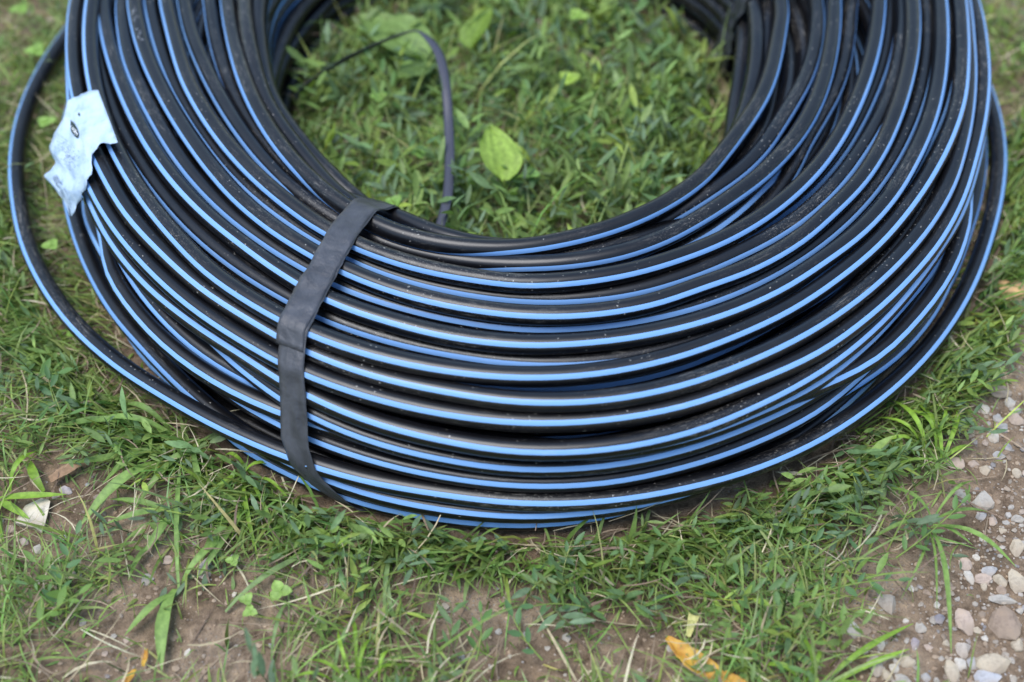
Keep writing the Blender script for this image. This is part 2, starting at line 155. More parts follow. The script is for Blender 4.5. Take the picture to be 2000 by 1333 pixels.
3881 366 3917 370 3963 371 4016 371 4071 368 4122 364 4165 361 4199 359 4227 357 4249 354 4269 350 4287 345 4303 340 4317 333 4328 326 4335 318 4335 312 4325 308 4299 309 4254 312 4196 317 4135 319 4078 319 4032 317 4000 320 3959 337 3866 347 3772 330 3736 313 3740 303 3763 296 3799 290 3846 286 3903 280 3965 271 4068 263 4185 273 4200 287 4168 295 4122 297 4073 299 4023 301 3974 308 3928 320 3890 332 3864 342 3854 352 3860 360
4110 347 4154 339 4206 330 4262 321 4318 314 4371 309 4418 308 4457 308 4490 309 4517 309 4537 307 4553 304 4564 297 4570 289 4573 280 4570 272 4562 267 4544 264 4510 260 4458 254 4393 245 4323 232 4265 227 4228 241 4201 263 4179 281 4164 291 4158 296 4159 297 4171 296 4193 295 4225 294 4266 294 4311 297 4344 302 4341 320 4330 374 4343 413 4338 399 4313 374 4276 355 4233 345 4187 341 4143 341 4105 344 4080 348 4070 351 4080 351
4521 308 4583 306 4652 302 4720 296 4782 286 4828 271 4857 254 4873 237 4882 223 4884 210 4881 200 4871 190 4856 181 4836 173 4811 165 4781 156 4746 143 4708 129 4663 115 4609 109 4551 109 4494 109 4440 109 4389 109 4343 109 4305 109 4281 109 4272 109 4272 110 4280 110 4300 110 4332 110 4372 110 4417 113 4460 123 4497 147 4539 181 4585 238 4592 288 4565 306 4527 307 4488 305 4452 303 4424 301 4410 300 4413 300 4433 302 4470 305
4735 305 4798 303 4866 302 4934 302 4996 302 5048 304 5089 306 5119 307 5138 309 5149 309 5153 309 5150 308 5141 307 5126 304 5106 301 5079 299 5047 298 5007 299 4962 301 4912 304 4860 307 4807 308 4759 306 4716 302 4668 300 4626 297 4599 295 4586 294 4586 294 4598 294 4619 295 4649 295 4686 296 4726 297 4764 299 4793 301 4801 303 4797 305 4789 302 4765 299 4731 298 4695 299 4661 303 4635 309 4621 312 4624 312 4644 311 4682 308
4950 295 5014 295 5085 296 5157 299 5224 305 5281 311 5325 319 5356 326 5374 332 5381 336 5379 338 5370 340 5356 340 5339 341 5317 342 5290 340 5257 334 5218 323 5175 311 5126 302 5073 296 5020 295 4968 295 4919 294 4871 292 4831 291 4804 292 4792 292 4793 292 4805 292 4826 293 4856 295 4892 296 4931 297 4967 297 4994 297 5006 294 5005 291 4993 289 4969 289 4938 290 4903 293 4870 295 4845 295 4831 294 4834 294 4856 294 4896 295
5161 295 5227 294 5298 293 5370 292 5436 291 5493 291 5538 291 5570 292 5590 292 5602 293 5605 293 5600 293 5588 293 5567 295 5538 297 5504 299 5468 299 5429 298 5385 295 5336 293 5284 292 5231 292 5179 293 5129 294 5081 295 5040 294 5013 292 5001 289 5003 288 5017 287 5039 286 5068 287 5102 289 5138 292 5174 294 5200 295 5213 296 5212 296 5199 297 5176 297 5145 296 5112 295 5079 294 5052 292 5037 289 5040 291 5063 293 5105 295
5387 284 5464 278 5544 272 5621 267 5692 263 5752 260 5799 257 5834 254 5858 252 5871 249 5876 246 5874 243 5864 241 5846 242 5821 247 5791 255 5756 265 5715 275 5666 284 5610 290 5548 292 5481 291 5416 288 5355 286 5300 284 5255 282 5225 283 5212 285 5217 285 5234 284 5260 283 5291 282 5327 282 5362 284 5394 286 5416 287 5427 288 5425 289 5411 290 5387 293 5357 294 5323 294 5292 292 5267 288 5252 287 5253 289 5275 290 5322 289
5612 292 5708 292 5809 295 5904 300 5987 305 6055 310 6108 314 6147 320 6175 328 6189 341 6191 355 6181 366 6160 373 6132 377 6098 380 6059 381 6013 381 5959 378 5896 371 5829 357 5760 338 5693 319 5628 303 5566 294 5507 290 5455 289 5421 289 5410 288 5421 288 5447 289 5478 291 5509 293 5542 293 5577 292 5608 290 5630 287 5639 286 5635 286 5621 287 5597 288 5567 290 5533 291 5500 291 5473 290 5457 291 5457 291 5482 292 5534 292
5820 289 5920 286 6025 285 6124 286 6213 287 6289 287 6351 284 6396 282 6422 282 6433 283 6430 284 6415 285 6391 285 6357 281 6316 279 6270 284 6217 291 6158 295 6097 295 6032 292 5966 287 5901 283 5839 282 5782 286 5721 286 5652 277 5604 276 5593 282 5612 283 5654 277 5707 262 5763 247 5805 241 5833 246 5851 257 5860 269 5859 280 5851 288 5835 294 5812 295 5782 292 5745 288 5708 287 5683 289 5666 290 5663 291 5686 293 5739 293
6021 281 6130 287 6237 291 6336 291 6425 288 6501 288 6564 293 6612 302 6649 314 6681 332 6712 356 6735 384 6737 408 6708 429 6667 437 6622 417 6571 383 6518 351 6460 329 6399 322 6336 324 6260 333 6173 345 6061 356 5941 367 5811 380 5749 406 5740 437 5752 435 5807 415 5850 416 5889 420 5926 418 5963 415 5999 407 6028 396 6045 379 6050 361 6042 344 6022 330 5991 320 5945 311 5901 306 5882 309 5873 309 5869 295 5884 282 5934 278
3231 544 3273 542 3329 538 3396 532 3470 526 3549 518 3595 511 3613 510 3631 509 3650 508 3668 507 3686 506 3704 504 3723 504 3741 504 3759 505 3777 509 3796 514 3814 517 3698 515 3622 509 3558 505 3503 504 3456 505 3420 505 3394 504 3381 501 3379 497 3390 494 3409 489 3436 483 3471 477 3518 473 3580 473 3676 475 3775 478 3791 480 3743 484 3671 489 3590 496 3504 503 3421 510 3352 517 3294 526 3249 535 3217 541 3202 544 3207 545
3477 458 3513 459 3562 459 3621 458 3685 454 3747 452 3795 453 3827 454 3854 455 3878 455 3900 455 3920 456 3938 457 3953 458 3966 459 3976 459 3981 458 3980 456 3957 458 3899 465 3831 475 3772 482 3724 484 3690 477 3669 463 3656 451 3643 457 3630 475 3628 487 3638 487 3660 480 3693 472 3737 460 3790 440 3852 411 3904 389 3915 389 3885 392 3831 393 3772 401 3720 414 3669 424 3616 429 3561 436 3511 448 3473 458 3455 462 3456 461
3706 491 3740 492 3785 493 3839 494 3897 495 3954 496 4000 496 4036 496 4065 496 4089 496 4112 495 4132 493 4150 489 4166 485 4180 479 4190 473 4194 468 4187 464 4159 458 4107 453 4044 452 3987 458 3941 469 3907 482 3881 494 3859 510 3846 523 3842 512 3844 495 3855 484 3876 477 3908 474 3950 471 3996 468 4041 468 4078 469 4092 460 4068 454 4021 455 3972 457 3927 458 3882 463 3834 471 3784 479 3739 484 3706 487 3688 489 3689 490
4018 550 4064 552 4118 553 4175 552 4228 548 4275 542 4317 535 4354 528 4386 521 4413 514 4435 507 4454 500 4469 492 4480 485 4488 478 4491 472 4487 466 4475 463 4453 460 4420 459 4377 459 4317 462 4242 469 4169 480 4118 491 4084 496 4061 492 4052 487 4055 486 4067 484 4088 481 4119 479 4159 480 4202 484 4239 494 4258 515 4252 542 4225 549 4192 536 4159 518 4125 506 4089 504 4053 508 4021 516 3994 526 3977 536 3974 543 3987 547
4272 486 4306 489 4346 491 4389 491 4435 491 4481 490 4525 491 4564 493 4598 494 4626 494 4649 493 4668 492 4683 490 4694 488 4701 487 4703 492 4698 500 4682 507 4656 508 4623 505 4592 496 4578 471 4566 420 4524 360 4463 318 4414 300 4384 295 4372 295 4372 295 4383 295 4405 295 4436 295 4475 296 4518 298 4560 303 4596 320 4601 371 4558 436 4518 476 4478 490 4433 491 4386 488 4341 485 4299 484 4264 485 4243 485 4238 484 4249 484
4502 744 4550 755 4602 765 4654 773 4701 780 4739 784 4767 787 4788 790 4804 792 4816 792 4826 791 4833 787 4835 780 4830 770 4819 758 4800 744 4775 730 4747 719 4713 712 4667 705 4614 693 4557 673 4502 652 4456 643 4425 644 4402 646 4388 649 4383 653 4384 656 4392 659 4408 660 4433 660 4469 659 4512 662 4555 672 4588 683 4602 687 4592 687 4561 691 4523 697 4487 697 4457 692 4433 689 4414 691 4404 699 4406 711 4425 723 4459 733
4869 494 4936 495 5008 496 5079 499 5146 505 5206 512 5255 521 5293 533 5319 547 5334 563 5340 579 5338 594 5331 608 5319 621 5300 634 5275 646 5241 657 5199 665 5152 671 5101 676 5050 679 5004 682 4969 686 4940 693 4910 693 4875 681 4841 662 4819 650 4810 643 4810 635 4813 616 4818 586 4830 552 4851 524 4877 506 4903 495 4921 486 4925 481 4911 477 4882 476 4845 477 4806 482 4774 487 4753 489 4745 489 4750 489 4772 490 4813 492
5081 509 5151 499 5223 493 5294 490 5361 489 5420 489 5468 491 5504 493 5527 496 5538 497 5536 495 5524 492 5508 491 5489 494 5465 499 5433 503 5394 507 5350 511 5301 514 5249 513 5195 509 5142 501 5086 489 5025 481 4966 478 4927 476 4909 472 4904 470 4907 468 4921 467 4946 468 4979 472 5016 482 5054 493 5087 502 5112 510 5128 516 5130 522 5115 524 5087 516 5052 498 5015 485 4984 489 4963 500 4952 511 4956 519 4978 523 5021 519
5291 478 5370 476 5457 474 5544 474 5623 475 5691 474 5744 471 5779 467 5799 461 5805 455 5801 447 5790 439 5772 432 5745 427 5712 426 5673 429 5629 434 5580 439 5527 445 5470 450 5412 454 5358 459 5307 464 5259 464 5216 461 5176 457 5145 458 5126 461 5124 461 5137 461 5160 459 5191 457 5226 456 5264 458 5299 462 5324 465 5337 468 5335 471 5320 475 5294 482 5262 487 5227 487 5195 479 5169 465 5151 459 5151 467 5176 475 5224 478
5589 650 5675 643 5767 640 5857 641 5937 645 6001 655 6049 669 6084 687 6104 708 6105 727 6086 738 6051 739 6005 733 5956 726 5906 721 5854 721 5801 727 5747 738 5692 754 5638 773 5590 793 5548 813 5500 832 5436 845 5351 847 5258 835 5184 816 5147 808 5138 807 5146 807 5170 805 5205 808 5249 820 5294 830 5335 831 5373 828 5408 822 5437 811 5459 795 5470 774 5468 749 5464 723 5452 704 5427 695 5413 686 5426 675 5461 666 5516 658
5715 477 5811 479 5912 482 6007 486 6089 492 6149 500 6189 509 6211 520 6221 534 6219 551 6208 567 6189 582 6164 595 6131 604 6092 608 6050 610 6005 609 5956 604 5903 593 5839 574 5763 550 5674 528 5580 507 5494 491 5431 481 5388 477 5358 473 5340 467 5338 462 5349 460 5370 461 5398 464 5433 466 5474 468 5526 473 5582 479 5632 483 5665 483 5680 479 5680 474 5665 470 5640 468 5608 466 5576 464 5551 466 5547 470 5575 473 5633 475
5920 467 6019 463 6123 468 6222 474 6304 482 6364 488 6399 492 6417 493 6423 493 6415 491 6396 489 6368 488 6339 491 6308 497 6272 505 6230 510 6186 510 6137 507 6084 503 6026 500 5956 494 5870 482 5776 469 5692 460 5629 454 5589 451 5561 457 5546 466 5559 471 5598 471 5641 456 5677 436 5710 426 5744 434 5784 455 5821 476 5853 491 5879 499 5893 501 5891 501 5877 502 5851 503 5819 501 5780 492 5743 480 5731 476 5765 481 5833 478
3414 662 3457 666 3516 672 3584 671 3660 665 3731 658 3779 658 3804 661 3819 662 3829 660 3840 658 3852 657 3867 657 3884 657 3900 657 3915 657 3928 657 3934 657 3920 659 3871 668 3810 682 3747 692 3689 692 3640 681 3604 660 3576 640 3549 637 3528 652 3521 665 3531 667 3555 662 3591 654 3645 642 3729 620 3834 594 3913 580 3934 579 3903 582 3841 588 3765 598 3682 610 3603 617 3538 620 3482 631 3432 648 3397 662 3383 668 3389 666
3627 712 3670 715 3726 720 3787 736 3844 760 3893 783 3931 796 3963 794 3990 781 4014 762 4036 741 4056 722 4075 705 4093 692 4109 682 4124 676 4133 671 4131 667 4110 661 4069 654 4014 651 3955 657 3898 668 3848 679 3808 688 3776 697 3752 699 3741 691 3742 681 3752 671 3773 662 3805 656 3854 654 3923 657 4005 662 4073 663 4093 664 4068 664 4018 661 3953 659 3881 658 3810 657 3745 663 3688 674 3641 687 3608 697 3594 704 3600 709
3837 661 3878 655 3929 650 3985 649 4041 651 4094 653 4141 654 4180 652 4214 649 4243 645 4268 641 4290 637 4308 633 4324 629 4335 625 4342 621 4343 617 4334 611 4308 600 4265 587 4212 580 4155 586 4099 608 4050 637 4013 661 3986 678 3969 684 3959 679 3956 674 3964 669 3983 664 4014 661 4059 664 4118 679 4184 705 4240 729 4262 741 4246 744 4202 738 4145 725 4083 711 4018 700 3956 691 3900 683 3853 678 3820 673 3806 669 3812 666
4181 688 4227 691 4284 694 4349 698 4414 700 4471 701 4518 704 4555 708 4583 712 4604 715 4620 714 4630 710 4634 702 4631 692 4619 682 4598 672 4571 667 4541 667 4505 671 4457 677 4401 682 4345 686 4295 688 4254 687 4220 680 4194 672 4178 666 4170 664 4171 664 4179 666 4197 666 4225 664 4266 662 4314 659 4364 650 4406 635 4424 617 4409 614 4372 618 4328 624 4286 632 4248 641 4213 651 4180 661 4153 671 4136 680 4134 685 4149 687
4501 530 4549 540 4606 550 4667 558 4728 567 4784 574 4831 584 4870 594 4898 602 4918 606 4931 606 4938 603 4940 597 4938 589 4931 580 4922 572 4908 567 4890 565 4863 565 4828 567 4789 571 4746 574 4691 567 4627 540 4567 504 4522 483 4493 476 4482 475 4482 476 4492 477 4512 478 4543 479 4582 480 4624 483 4662 488 4692 499 4718 510 4727 509 4711 501 4679 495 4638 490 4595 488 4552 488 4511 492 4477 498 4456 505 4452 513 4467 520
4696 626 4754 620 4819 612 4886 604 4948 594 5002 583 5047 572 5082 562 5107 554 5123 546 5133 538 5138 530 5139 523 5137 518 5131 513 5122 507 5108 500 5087 493 5058 489 5022 486 4979 485 4931 486 4878 497 4822 521 4760 554 4696 587 4645 615 4614 634 4602 646 4604 652 4614 657 4634 663 4665 669 4706 672 4748 673 4780 677 4793 688 4784 698 4758 699 4724 697 4691 690 4666 680 4645 669 4626 661 4612 654 4610 647 4622 639 4650 632
4927 700 4982 703 5041 706 5102 711 5159 717 5208 726 5245 735 5270 747 5287 761 5297 776 5303 791 5305 806 5302 820 5293 833 5277 846 5254 858 5224 869 5187 877 5141 884 5087 888 5026 892 4961 895 4898 892 4842 883 4798 871 4762 855 4737 840 4720 831 4714 828 4724 826 4750 815 4789 795 4838 770 4891 743 4941 716 4978 695 4993 683 4986 678 4962 675 4928 672 4895 674 4878 678 4865 681 4849 684 4838 690 4837 694 4852 696 4882 697
5143 717 5198 708 5258 704 5317 701 5372 700 5418 700 5452 702 5475 704 5488 707 5497 715 5504 724 5505 732 5502 740 5493 747 5478 753 5455 759 5423 764 5381 770 5331 778 5276 788 5216 803 5157 823 5102 847 5055 881 5031 928 5030 967 5036 982 5035 988 5035 990 5046 989 5067 985 5095 981 5127 985 5165 991 5207 995 5242 992 5268 983 5283 965 5286 945 5287 933 5299 920 5308 868 5278 812 5219 799 5130 798 5069 778 5066 753 5095 732
5272 886 5336 870 5405 855 5473 841 5538 826 5596 806 5643 784 5675 757 5693 720 5699 678 5696 644 5687 626 5676 619 5662 619 5646 624 5625 632 5595 641 5554 649 5505 656 5445 661 5372 662 5292 660 5218 654 5156 642 5108 625 5074 619 5050 628 5033 636 5028 637 5040 636 5068 634 5109 635 5158 639 5205 644 5242 648 5268 653 5285 660 5292 667 5294 677 5284 701 5239 755 5160 840 5125 913 5132 959 5151 976 5164 960 5181 930 5218 905
5501 466 5583 459 5671 455 5758 455 5838 459 5907 466 5959 476 5994 487 6011 494 6014 498 6008 500 5994 501 5974 502 5945 502 5910 503 5869 506 5822 513 5768 524 5707 541 5639 562 5569 587 5497 613 5429 636 5369 648 5318 646 5281 639 5259 634 5246 634 5242 634 5260 638 5304 653 5354 665 5394 671 5426 670 5457 664 5483 654 5498 636 5503 612 5501 588 5490 564 5467 539 5437 516 5404 500 5375 491 5354 484 5353 479 5379 476 5430 472
5826 662 5928 670 6037 677 6143 683 6234 690 6305 697 6356 703 6385 706 6399 706 6400 705 6393 701 6376 698 6353 701 6325 709 6289 718 6238 724 6184 724 6133 721 6083 716 6035 711 5983 699 5922 674 5853 646 5772 632 5682 628 5600 627 5525 633 5469 639 5450 636 5467 626 5508 609 5555 593 5590 593 5625 607 5665 630 5700 653 5726 666 5741 672 5747 672 5742 669 5726 665 5700 660 5667 654 5637 650 5618 650 5630 655 5664 656 5729 657
6065 602 6129 620 6245 630 6356 635 6469 647 6591 670 6700 705 6772 738 6805 761 6814 778 6801 792 6776 804 6744 799 6708 762 6667 700 6622 648 6571 623 6518 615 6460 620 6399 641 6336 682 6266 734 6175 781 6061 815 5941 844 5811 863 5749 852 5740 818 5752 805 5818 818 5824 795 5795 681 5795 612 5829 623 5877 647 5913 669 5934 689 5946 706 5951 717 5945 724 5927 729 5895 735 5851 742 5818 732 5798 696 5845 649 5937 622 6016 610
3209 789 3257 788 3319 781 3390 767 3469 749 3554 731 3595 723 3613 730 3631 749 3650 769 3668 786 3686 794 3704 795 3723 794 3741 793 3759 791 3777 790 3796 790 3814 792 3734 799 3651 812 3570 810 3499 790 3446 766 3428 760 3443 780 3465 816 3464 849 3454 866 3455 866 3479 859 3529 854 3608 843 3718 818 3838 793 3923 784 3943 784 3908 786 3846 789 3769 798 3684 811 3596 817 3497 814 3384 809 3285 800 3216 788 3179 782 3179 785
3457 1061 3440 1050 3446 1020 3477 978 3524 949 3587 926 3661 905 3730 891 3785 881 3829 874 3863 868 3895 864 3924 861 3950 860 3970 860 3982 860 3990 859 3997 858 4005 855 4006 851 3991 849 3943 855 3866 867 3789 874 3731 878 3690 883 3669 886 3662 883 3660 874 3669 863 3697 854 3746 850 3817 853 3910 856 4009 859 4082 863 4104 866 4080 863 4030 860 3964 859 3887 859 3804 860 3721 868 3649 885 3592 911 3549 948 3513 998 3483 1043
3778 868 3826 863 3889 859 3959 860 4026 863 4083 865 4127 865 4159 864 4184 861 4203 856 4218 851 4231 845 4242 838 4254 832 4265 826 4277 821 4283 817 4279 810 4261 799 4228 787 4186 781 4132 787 4065 807 3998 832 3943 855 3902 869 3876 870 3864 865 3865 863 3880 863 3911 861 3961 860 4027 866 4108 882 4193 907 4258 929 4284 940 4269 942 4226 939 4159 931 4081 920 4002 909 3927 898 3859 889 3804 884 3766 879 3748 875 3751 872
4006 811 4049 808 4104 806 4166 802 4227 797 4282 793 4326 792 4361 792 4388 795 4409 799 4427 803 4443 808 4457 813 4469 821 4481 830 4488 842 4489 852 4478 863 4453 873 4413 883 4364 891 4310 896 4255 897 4203 892 4155 883 4116 870 4091 860 4079 852 4077 850 4090 855 4121 862 4169 866 4231 866 4304 861 4375 847 4426 833 4446 823 4433 819 4394 819 4334 822 4262 827 4188 831 4119 832 4058 830 4009 827 3978 823 3967 819 3977 814
4410 935 4450 943 4501 954 4557 965 4611 975 4659 984 4699 991 4731 998 4754 1001 4770 1002 4782 1000 4789 996 4793 989 4794 979 4790 967 4782 953 4772 940 4757 927 4735 915 4699 904 4648 890 4582 873 4506 857 4429 845 4365 839 4323 835 4300 834 4291 836 4291 840 4304 846 4333 855 4379 860 4439 861 4509 867 4577 879 4627 890 4644 894 4631 897 4604 900 4574 901 4544 900 4511 897 4477 896 4444 900 4413 910 4388 920 4378 927 4385 931
4607 1022 4657 1000 4713 985 4770 975 4824 966 4870 957 4908 948 4937 943 4957 941 4972 939 4984 937 4992 937 4998 938 5001 941 4999 945 4992 951 4980 956 4962 963 4933 970 4891 976 4833 979 4762 976 4685 967 4606 955 4534 951 4476 960 4434 980 4412 1001 4408 1015 4422 1023 4447 1035 4485 1043 4535 1042 4592 1051 4639 1086 4681 1146 4721 1205 4744 1237 4741 1251 4719 1254 4689 1253 4652 1248 4608 1238 4570 1218 4546 1186 4536 1144 4543 1097 4567 1055
4752 834 4802 831 4859 825 4916 818 4967 809 5008 798 5040 786 5061 775 5075 766 5085 758 5093 753 5097 750 5096 747 5087 745 5072 744 5051 745 5025 747 4993 752 4953 758 4905 764 4850 769 4790 771 4729 765 4671 756 4617 757 4571 773 4534 797 4511 818 4505 831 4516 841 4544 852 4591 864 4653 872 4722 875 4788 870 4842 863 4875 861 4883 864 4870 865 4842 864 4807 862 4769 857 4734 851 4709 846 4690 844 4682 841 4689 839 4713 836
5008 901 5068 899 5134 899 5204 900 5272 903 5333 909 5383 915 5421 920 5448 926 5466 932 5475 939 5477 946 5475 954 5468 960 5456 966 5437 971 5411 977 5374 983 5328 991 5270 1001 5202 1016 5126 1034 5047 1051 4968 1064 4899 1062 4855 1042 4837 1021 4829 1010 4829 1006 4840 1003 4860 996 4887 982 4918 969 4956 962 4996 966 5026 975 5041 985 5046 987 5041 978 5026 962 4999 946 4960 938 4925 928 4908 917 4897 910 4898 908 4918 907 4957 904
5364 680 5439 679 5523 677 5610 678 5693 679 5767 681 5828 685 5871 694 5894 707 5895 722 5876 737 5842 756 5799 779 5755 802 5710 821 5665 837 5619 850 5571 862 5517 873 5460 880 5404 878 5351 864 5299 845 5239 825 5160 807 5060 800 4978 809 4937 817 4927 818 4935 813 4958 807 4994 802 5039 799 5084 802 5123 806 5146 810 5152 811 5146 806 5130 791 5104 762 5082 711 5085 675 5096 667 5115 650 5171 641 5220 655 5254 670 5301 678
5692 825 5759 829 5825 838 5889 847 5944 855 5988 865 6020 877 6043 893 6060 915 6073 941 6082 970 6087 998 6088 1016 6080 1023 6059 1028 6026 1034 5986 1040 5942 1045 5893 1050 5838 1051 5774 1048 5700 1041 5618 1035 5531 1032 5444 1025 5356 1003 5282 980 5247 973 5243 973 5251 976 5277 968 5346 941 5429 910 5494 877 5544 855 5585 846 5618 849 5641 855 5655 859 5658 860 5648 857 5629 854 5605 850 5577 845 5555 840 5553 835 5580 832 5630 829
5737 1017 5832 1017 5926 1018 6013 1016 6088 1009 6150 998 6201 979 6241 951 6267 920 6274 892 6263 870 6233 852 6193 836 6146 824 6095 820 6043 821 5991 821 5941 816 5892 805 5841 786 5788 761 5730 737 5663 719 5588 714 5513 726 5447 753 5394 783 5363 802 5353 805 5358 819 5422 894 5538 957 5623 979 5660 991 5675 1007 5687 1025 5699 1042 5707 1054 5706 1060 5698 1062 5680 1064 5652 1062 5616 1054 5584 1048 5562 1044 5558 1038 5590 1029 5654 1022
5932 937 6037 953 6136 965 6225 973 6298 978 6358 980 6409 978 6448 972 6469 969 6470 969 6452 966 6416 961 6368 955 6314 949 6261 944 6212 938 6162 934 6111 929 6056 924 5995 917 5930 910 5859 902 5777 898 5686 899 5595 910 5515 935 5461 966 5443 982 5447 975 5468 919 5498 822 5536 783 5613 787 5693 799 5755 821 5798 848 5829 875 5850 897 5861 912 5860 922 5848 930 5826 938 5798 945 5768 941 5738 933 5729 930 5764 924 5835 924
3436 867 3518 869 3598 887 3670 913 3730 941 3785 974 3833 1009 3872 1034 3903 1047 3925 1056 3937 1062 3943 1066 3946 1069 3949 1071 3953 1072 3960 1071 3971 1071 3983 1072 3994 1069 3999 1063 3983 1057 3930 1059 3842 1071 3741 1075 3658 1071 3602 1070 3570 1067 3556 1062 3554 1057 3564 1047 3591 1032 3639 1029 3700 1030 3772 1016 3861 998 3935 991 3954 992 3923 995 3867 994 3807 995 3746 1001 3668 1003 3568 999 3472 995 3396 981 3347 953 3338 915 3370 882
3708 1072 3739 1059 3785 1044 3845 1037 3913 1041 3977 1049 4032 1057 4078 1063 4112 1068 4136 1071 4150 1067 4157 1057 4159 1045 4160 1031 4160 1012 4159 993 4162 981 4169 976 4176 975 4177 976 4158 979 4108 989 4028 1006 3941 1025 3865 1043 3812 1059 3782 1068 3769 1067 3767 1059 3776 1047 3802 1037 3850 1031 3914 1033 3982 1043 4051 1053 4106 1065 4128 1067 4111 1056 4062 1049 4000 1062 3939 1074 3874 1071 3811 1065 3759 1070 3726 1078 3708 1080 3698 1082 3695 1081
3919 1028 3954 1031 4005 1038 4065 1046 4128 1051 4188 1050 4242 1043 4285 1033 4319 1024 4343 1017 4359 1012 4368 1009 4371 1007 4374 1005 4374 1005 4372 1011 4370 1025 4368 1045 4362 1067 4348 1086 4317 1101 4267 1107 4204 1105 4135 1096 4071 1078 4021 1059 3990 1041 3980 1032 3981 1037 3992 1047 4018 1052 4062 1050 4123 1052 4188 1070 4246 1095 4289 1118 4305 1136 4289 1148 4254 1146 4216 1125 4164 1102 4097 1092 4035 1076 3980 1061 3937 1050 3912 1036 3900 1026 3901 1025
4200 901 4241 903 4294 906 4352 909 4409 910 4460 911 4500 914 4531 920 4552 930 4565 943 4573 958 4579 972 4583 987 4585 1002 4586 1017 4586 1028 4585 1034 4583 1037 4573 1039 4550 1039 4512 1038 4464 1037 4411 1038 4360 1038 4312 1039 4266 1037 4227 1032 4201 1025 4194 1022 4206 1030 4234 1042 4276 1049 4331 1052 4389 1050 4440 1042 4473 1033 4479 1025 4458 1019 4422 1016 4391 1011 4357 1001 4318 986 4277 965 4237 940 4201 918 4176 906 4166 900 4174 899
4435 1143 4506 1147 4581 1152 4657 1154 4728 1155 4793 1151 4848 1145 4888 1144 4914 1146 4929 1147 4939 1146 4942 1145 4938 1144 4927 1143 4910 1141 4886 1139 4857 1135 4823 1130 4784 1126 4743 1128 4696 1137 4641 1146 4587 1152 4540 1154 4506 1157 4487 1165 4486 1176 4492 1191 4505 1204 4530 1213 4562 1221 4584 1227 4576 1234 4545 1237 4520 1240 4515 1240 4525 1225 4553 1186 4575 1139 4565 1117 4531 1114 4488 1110 4440 1103 4391 1104 4352 1112 4330 1123 4337 1134 4375 1140
4819 1037 4869 1034 4924 1029 4981 1023 5035 1014 5083 1005 5121 994 5149 981 5170 971 5184 972 5192 983 5197 999 5197 1017 5193 1035 5185 1052 5172 1066 5155 1078 5132 1088 5101 1098 5058 1105 4999 1109 4925 1111 4842 1106 4762 1090 4698 1067 4657 1043 4632 1025 4618 1018 4616 1019 4630 1023 4656 1033 4692 1048 4736 1064 4786 1073 4825 1069 4839 1057 4828 1047 4802 1045 4779 1047 4757 1047 4728 1047 4701 1047 4686 1047 4686 1047 4698 1046 4717 1042 4743 1039 4776 1037
4974 1189 5042 1183 5115 1180 5190 1178 5262 1176 5326 1174 5381 1182 5421 1209 5443 1248 5448 1288 5439 1321 5421 1343 5396 1357 5367 1365 5334 1370 5299 1372 5260 1373 5218 1373 5171 1373 5118 1371 5060 1364 4997 1345 4930 1311 4860 1275 4796 1249 4752 1227 4732 1207 4726 1197 4732 1195 4749 1200 4774 1211 4802 1228 4834 1247 4869 1258 4902 1254 4928 1240 4944 1222 4949 1204 4941 1192 4920 1186 4891 1184 4859 1190 4833 1201 4818 1212 4818 1218 4834 1216 4866 1209 4914 1198
5149 1063 5219 1050 5293 1038 5369 1031 5440 1034 5501 1041 5550 1049 5584 1059 5608 1068 5622 1077 5630 1086 5630 1095 5625 1105 5614 1115 5599 1125 5578 1133 5555 1136 5527 1134 5492 1130 5447 1124 5391 1120 5322 1119 5245 1125 5163 1139 5079 1157 5003 1177 4954 1188 4938 1189 4943 1185 4958 1181 4978 1173 4995 1163 5015 1157 5045 1157 5084 1161 5120 1165 5144 1166 5152 1163 5145 1156 5125 1146 5096 1135 5061 1125 5025 1117 4996 1111 4989 1103 5005 1095 5039 1086 5088 1075
5481 863 5547 863 5614 870 5678 881 5735 893 5779 903 5810 910 5830 915 5846 921 5859 932 5869 946 5877 959 5880 967 5873 971 5854 974 5822 977 5784 981 5741 986 5691 991 5635 997 5570 1005 5496 1012 5413 1016 5324 1019 5243 1038 5182 1087 5151 1135 5142 1156 5151 1162 5171 1162 5200 1150 5243 1122 5301 1083 5362 1047 5414 1026 5454 1017 5481 1015 5493 1011 5493 1003 5490 994 5483 990 5461 980 5422 956 5383 927 5357 904 5357 890 5380 879 5424 869
5535 1065 5621 1056 5713 1051 5797 1051 5864 1056 5912 1064 5940 1075 5954 1086 5958 1101 5956 1119 5950 1138 5941 1156 5928 1169 5910 1178 5888 1183 5860 1186 5827 1190 5787 1194 5740 1199 5687 1203 5628 1206 5562 1207 5488 1206 5414 1205 5357 1204 5335 1192 5333 1165 5333 1145 5347 1133 5380 1119 5414 1115 5448 1121 5496 1131 5537 1153 5556 1175 5560 1194 5563 1208 5564 1211 5556 1205 5541 1197 5517 1195 5483 1185 5443 1161 5402 1132 5376 1112 5376 1101 5406 1090 5461 1077
5884 1152 5967 1169 6059 1179 6146 1180 6218 1178 6273 1174 6314 1169 6343 1162 6360 1158 6366 1158 6362 1161 6351 1164 6336 1165 6316 1161 6290 1154 6258 1146 6217 1139 6168 1133 6109 1128 6044 1124 5973 1120 5895 1115 5811 1110 5721 1109 5629 1116 5561 1135 5537 1158 5530 1174 5541 1173 5578 1160 5609 1167 5637 1181 5697 1173 5762 1161 5811 1151 5860 1136 5895 1122 5909 1120 5905 1128 5893 1135 5875 1141 5839 1150 5791 1158 5754 1156 5731 1150 5724 1143 5754 1137 5814 1139
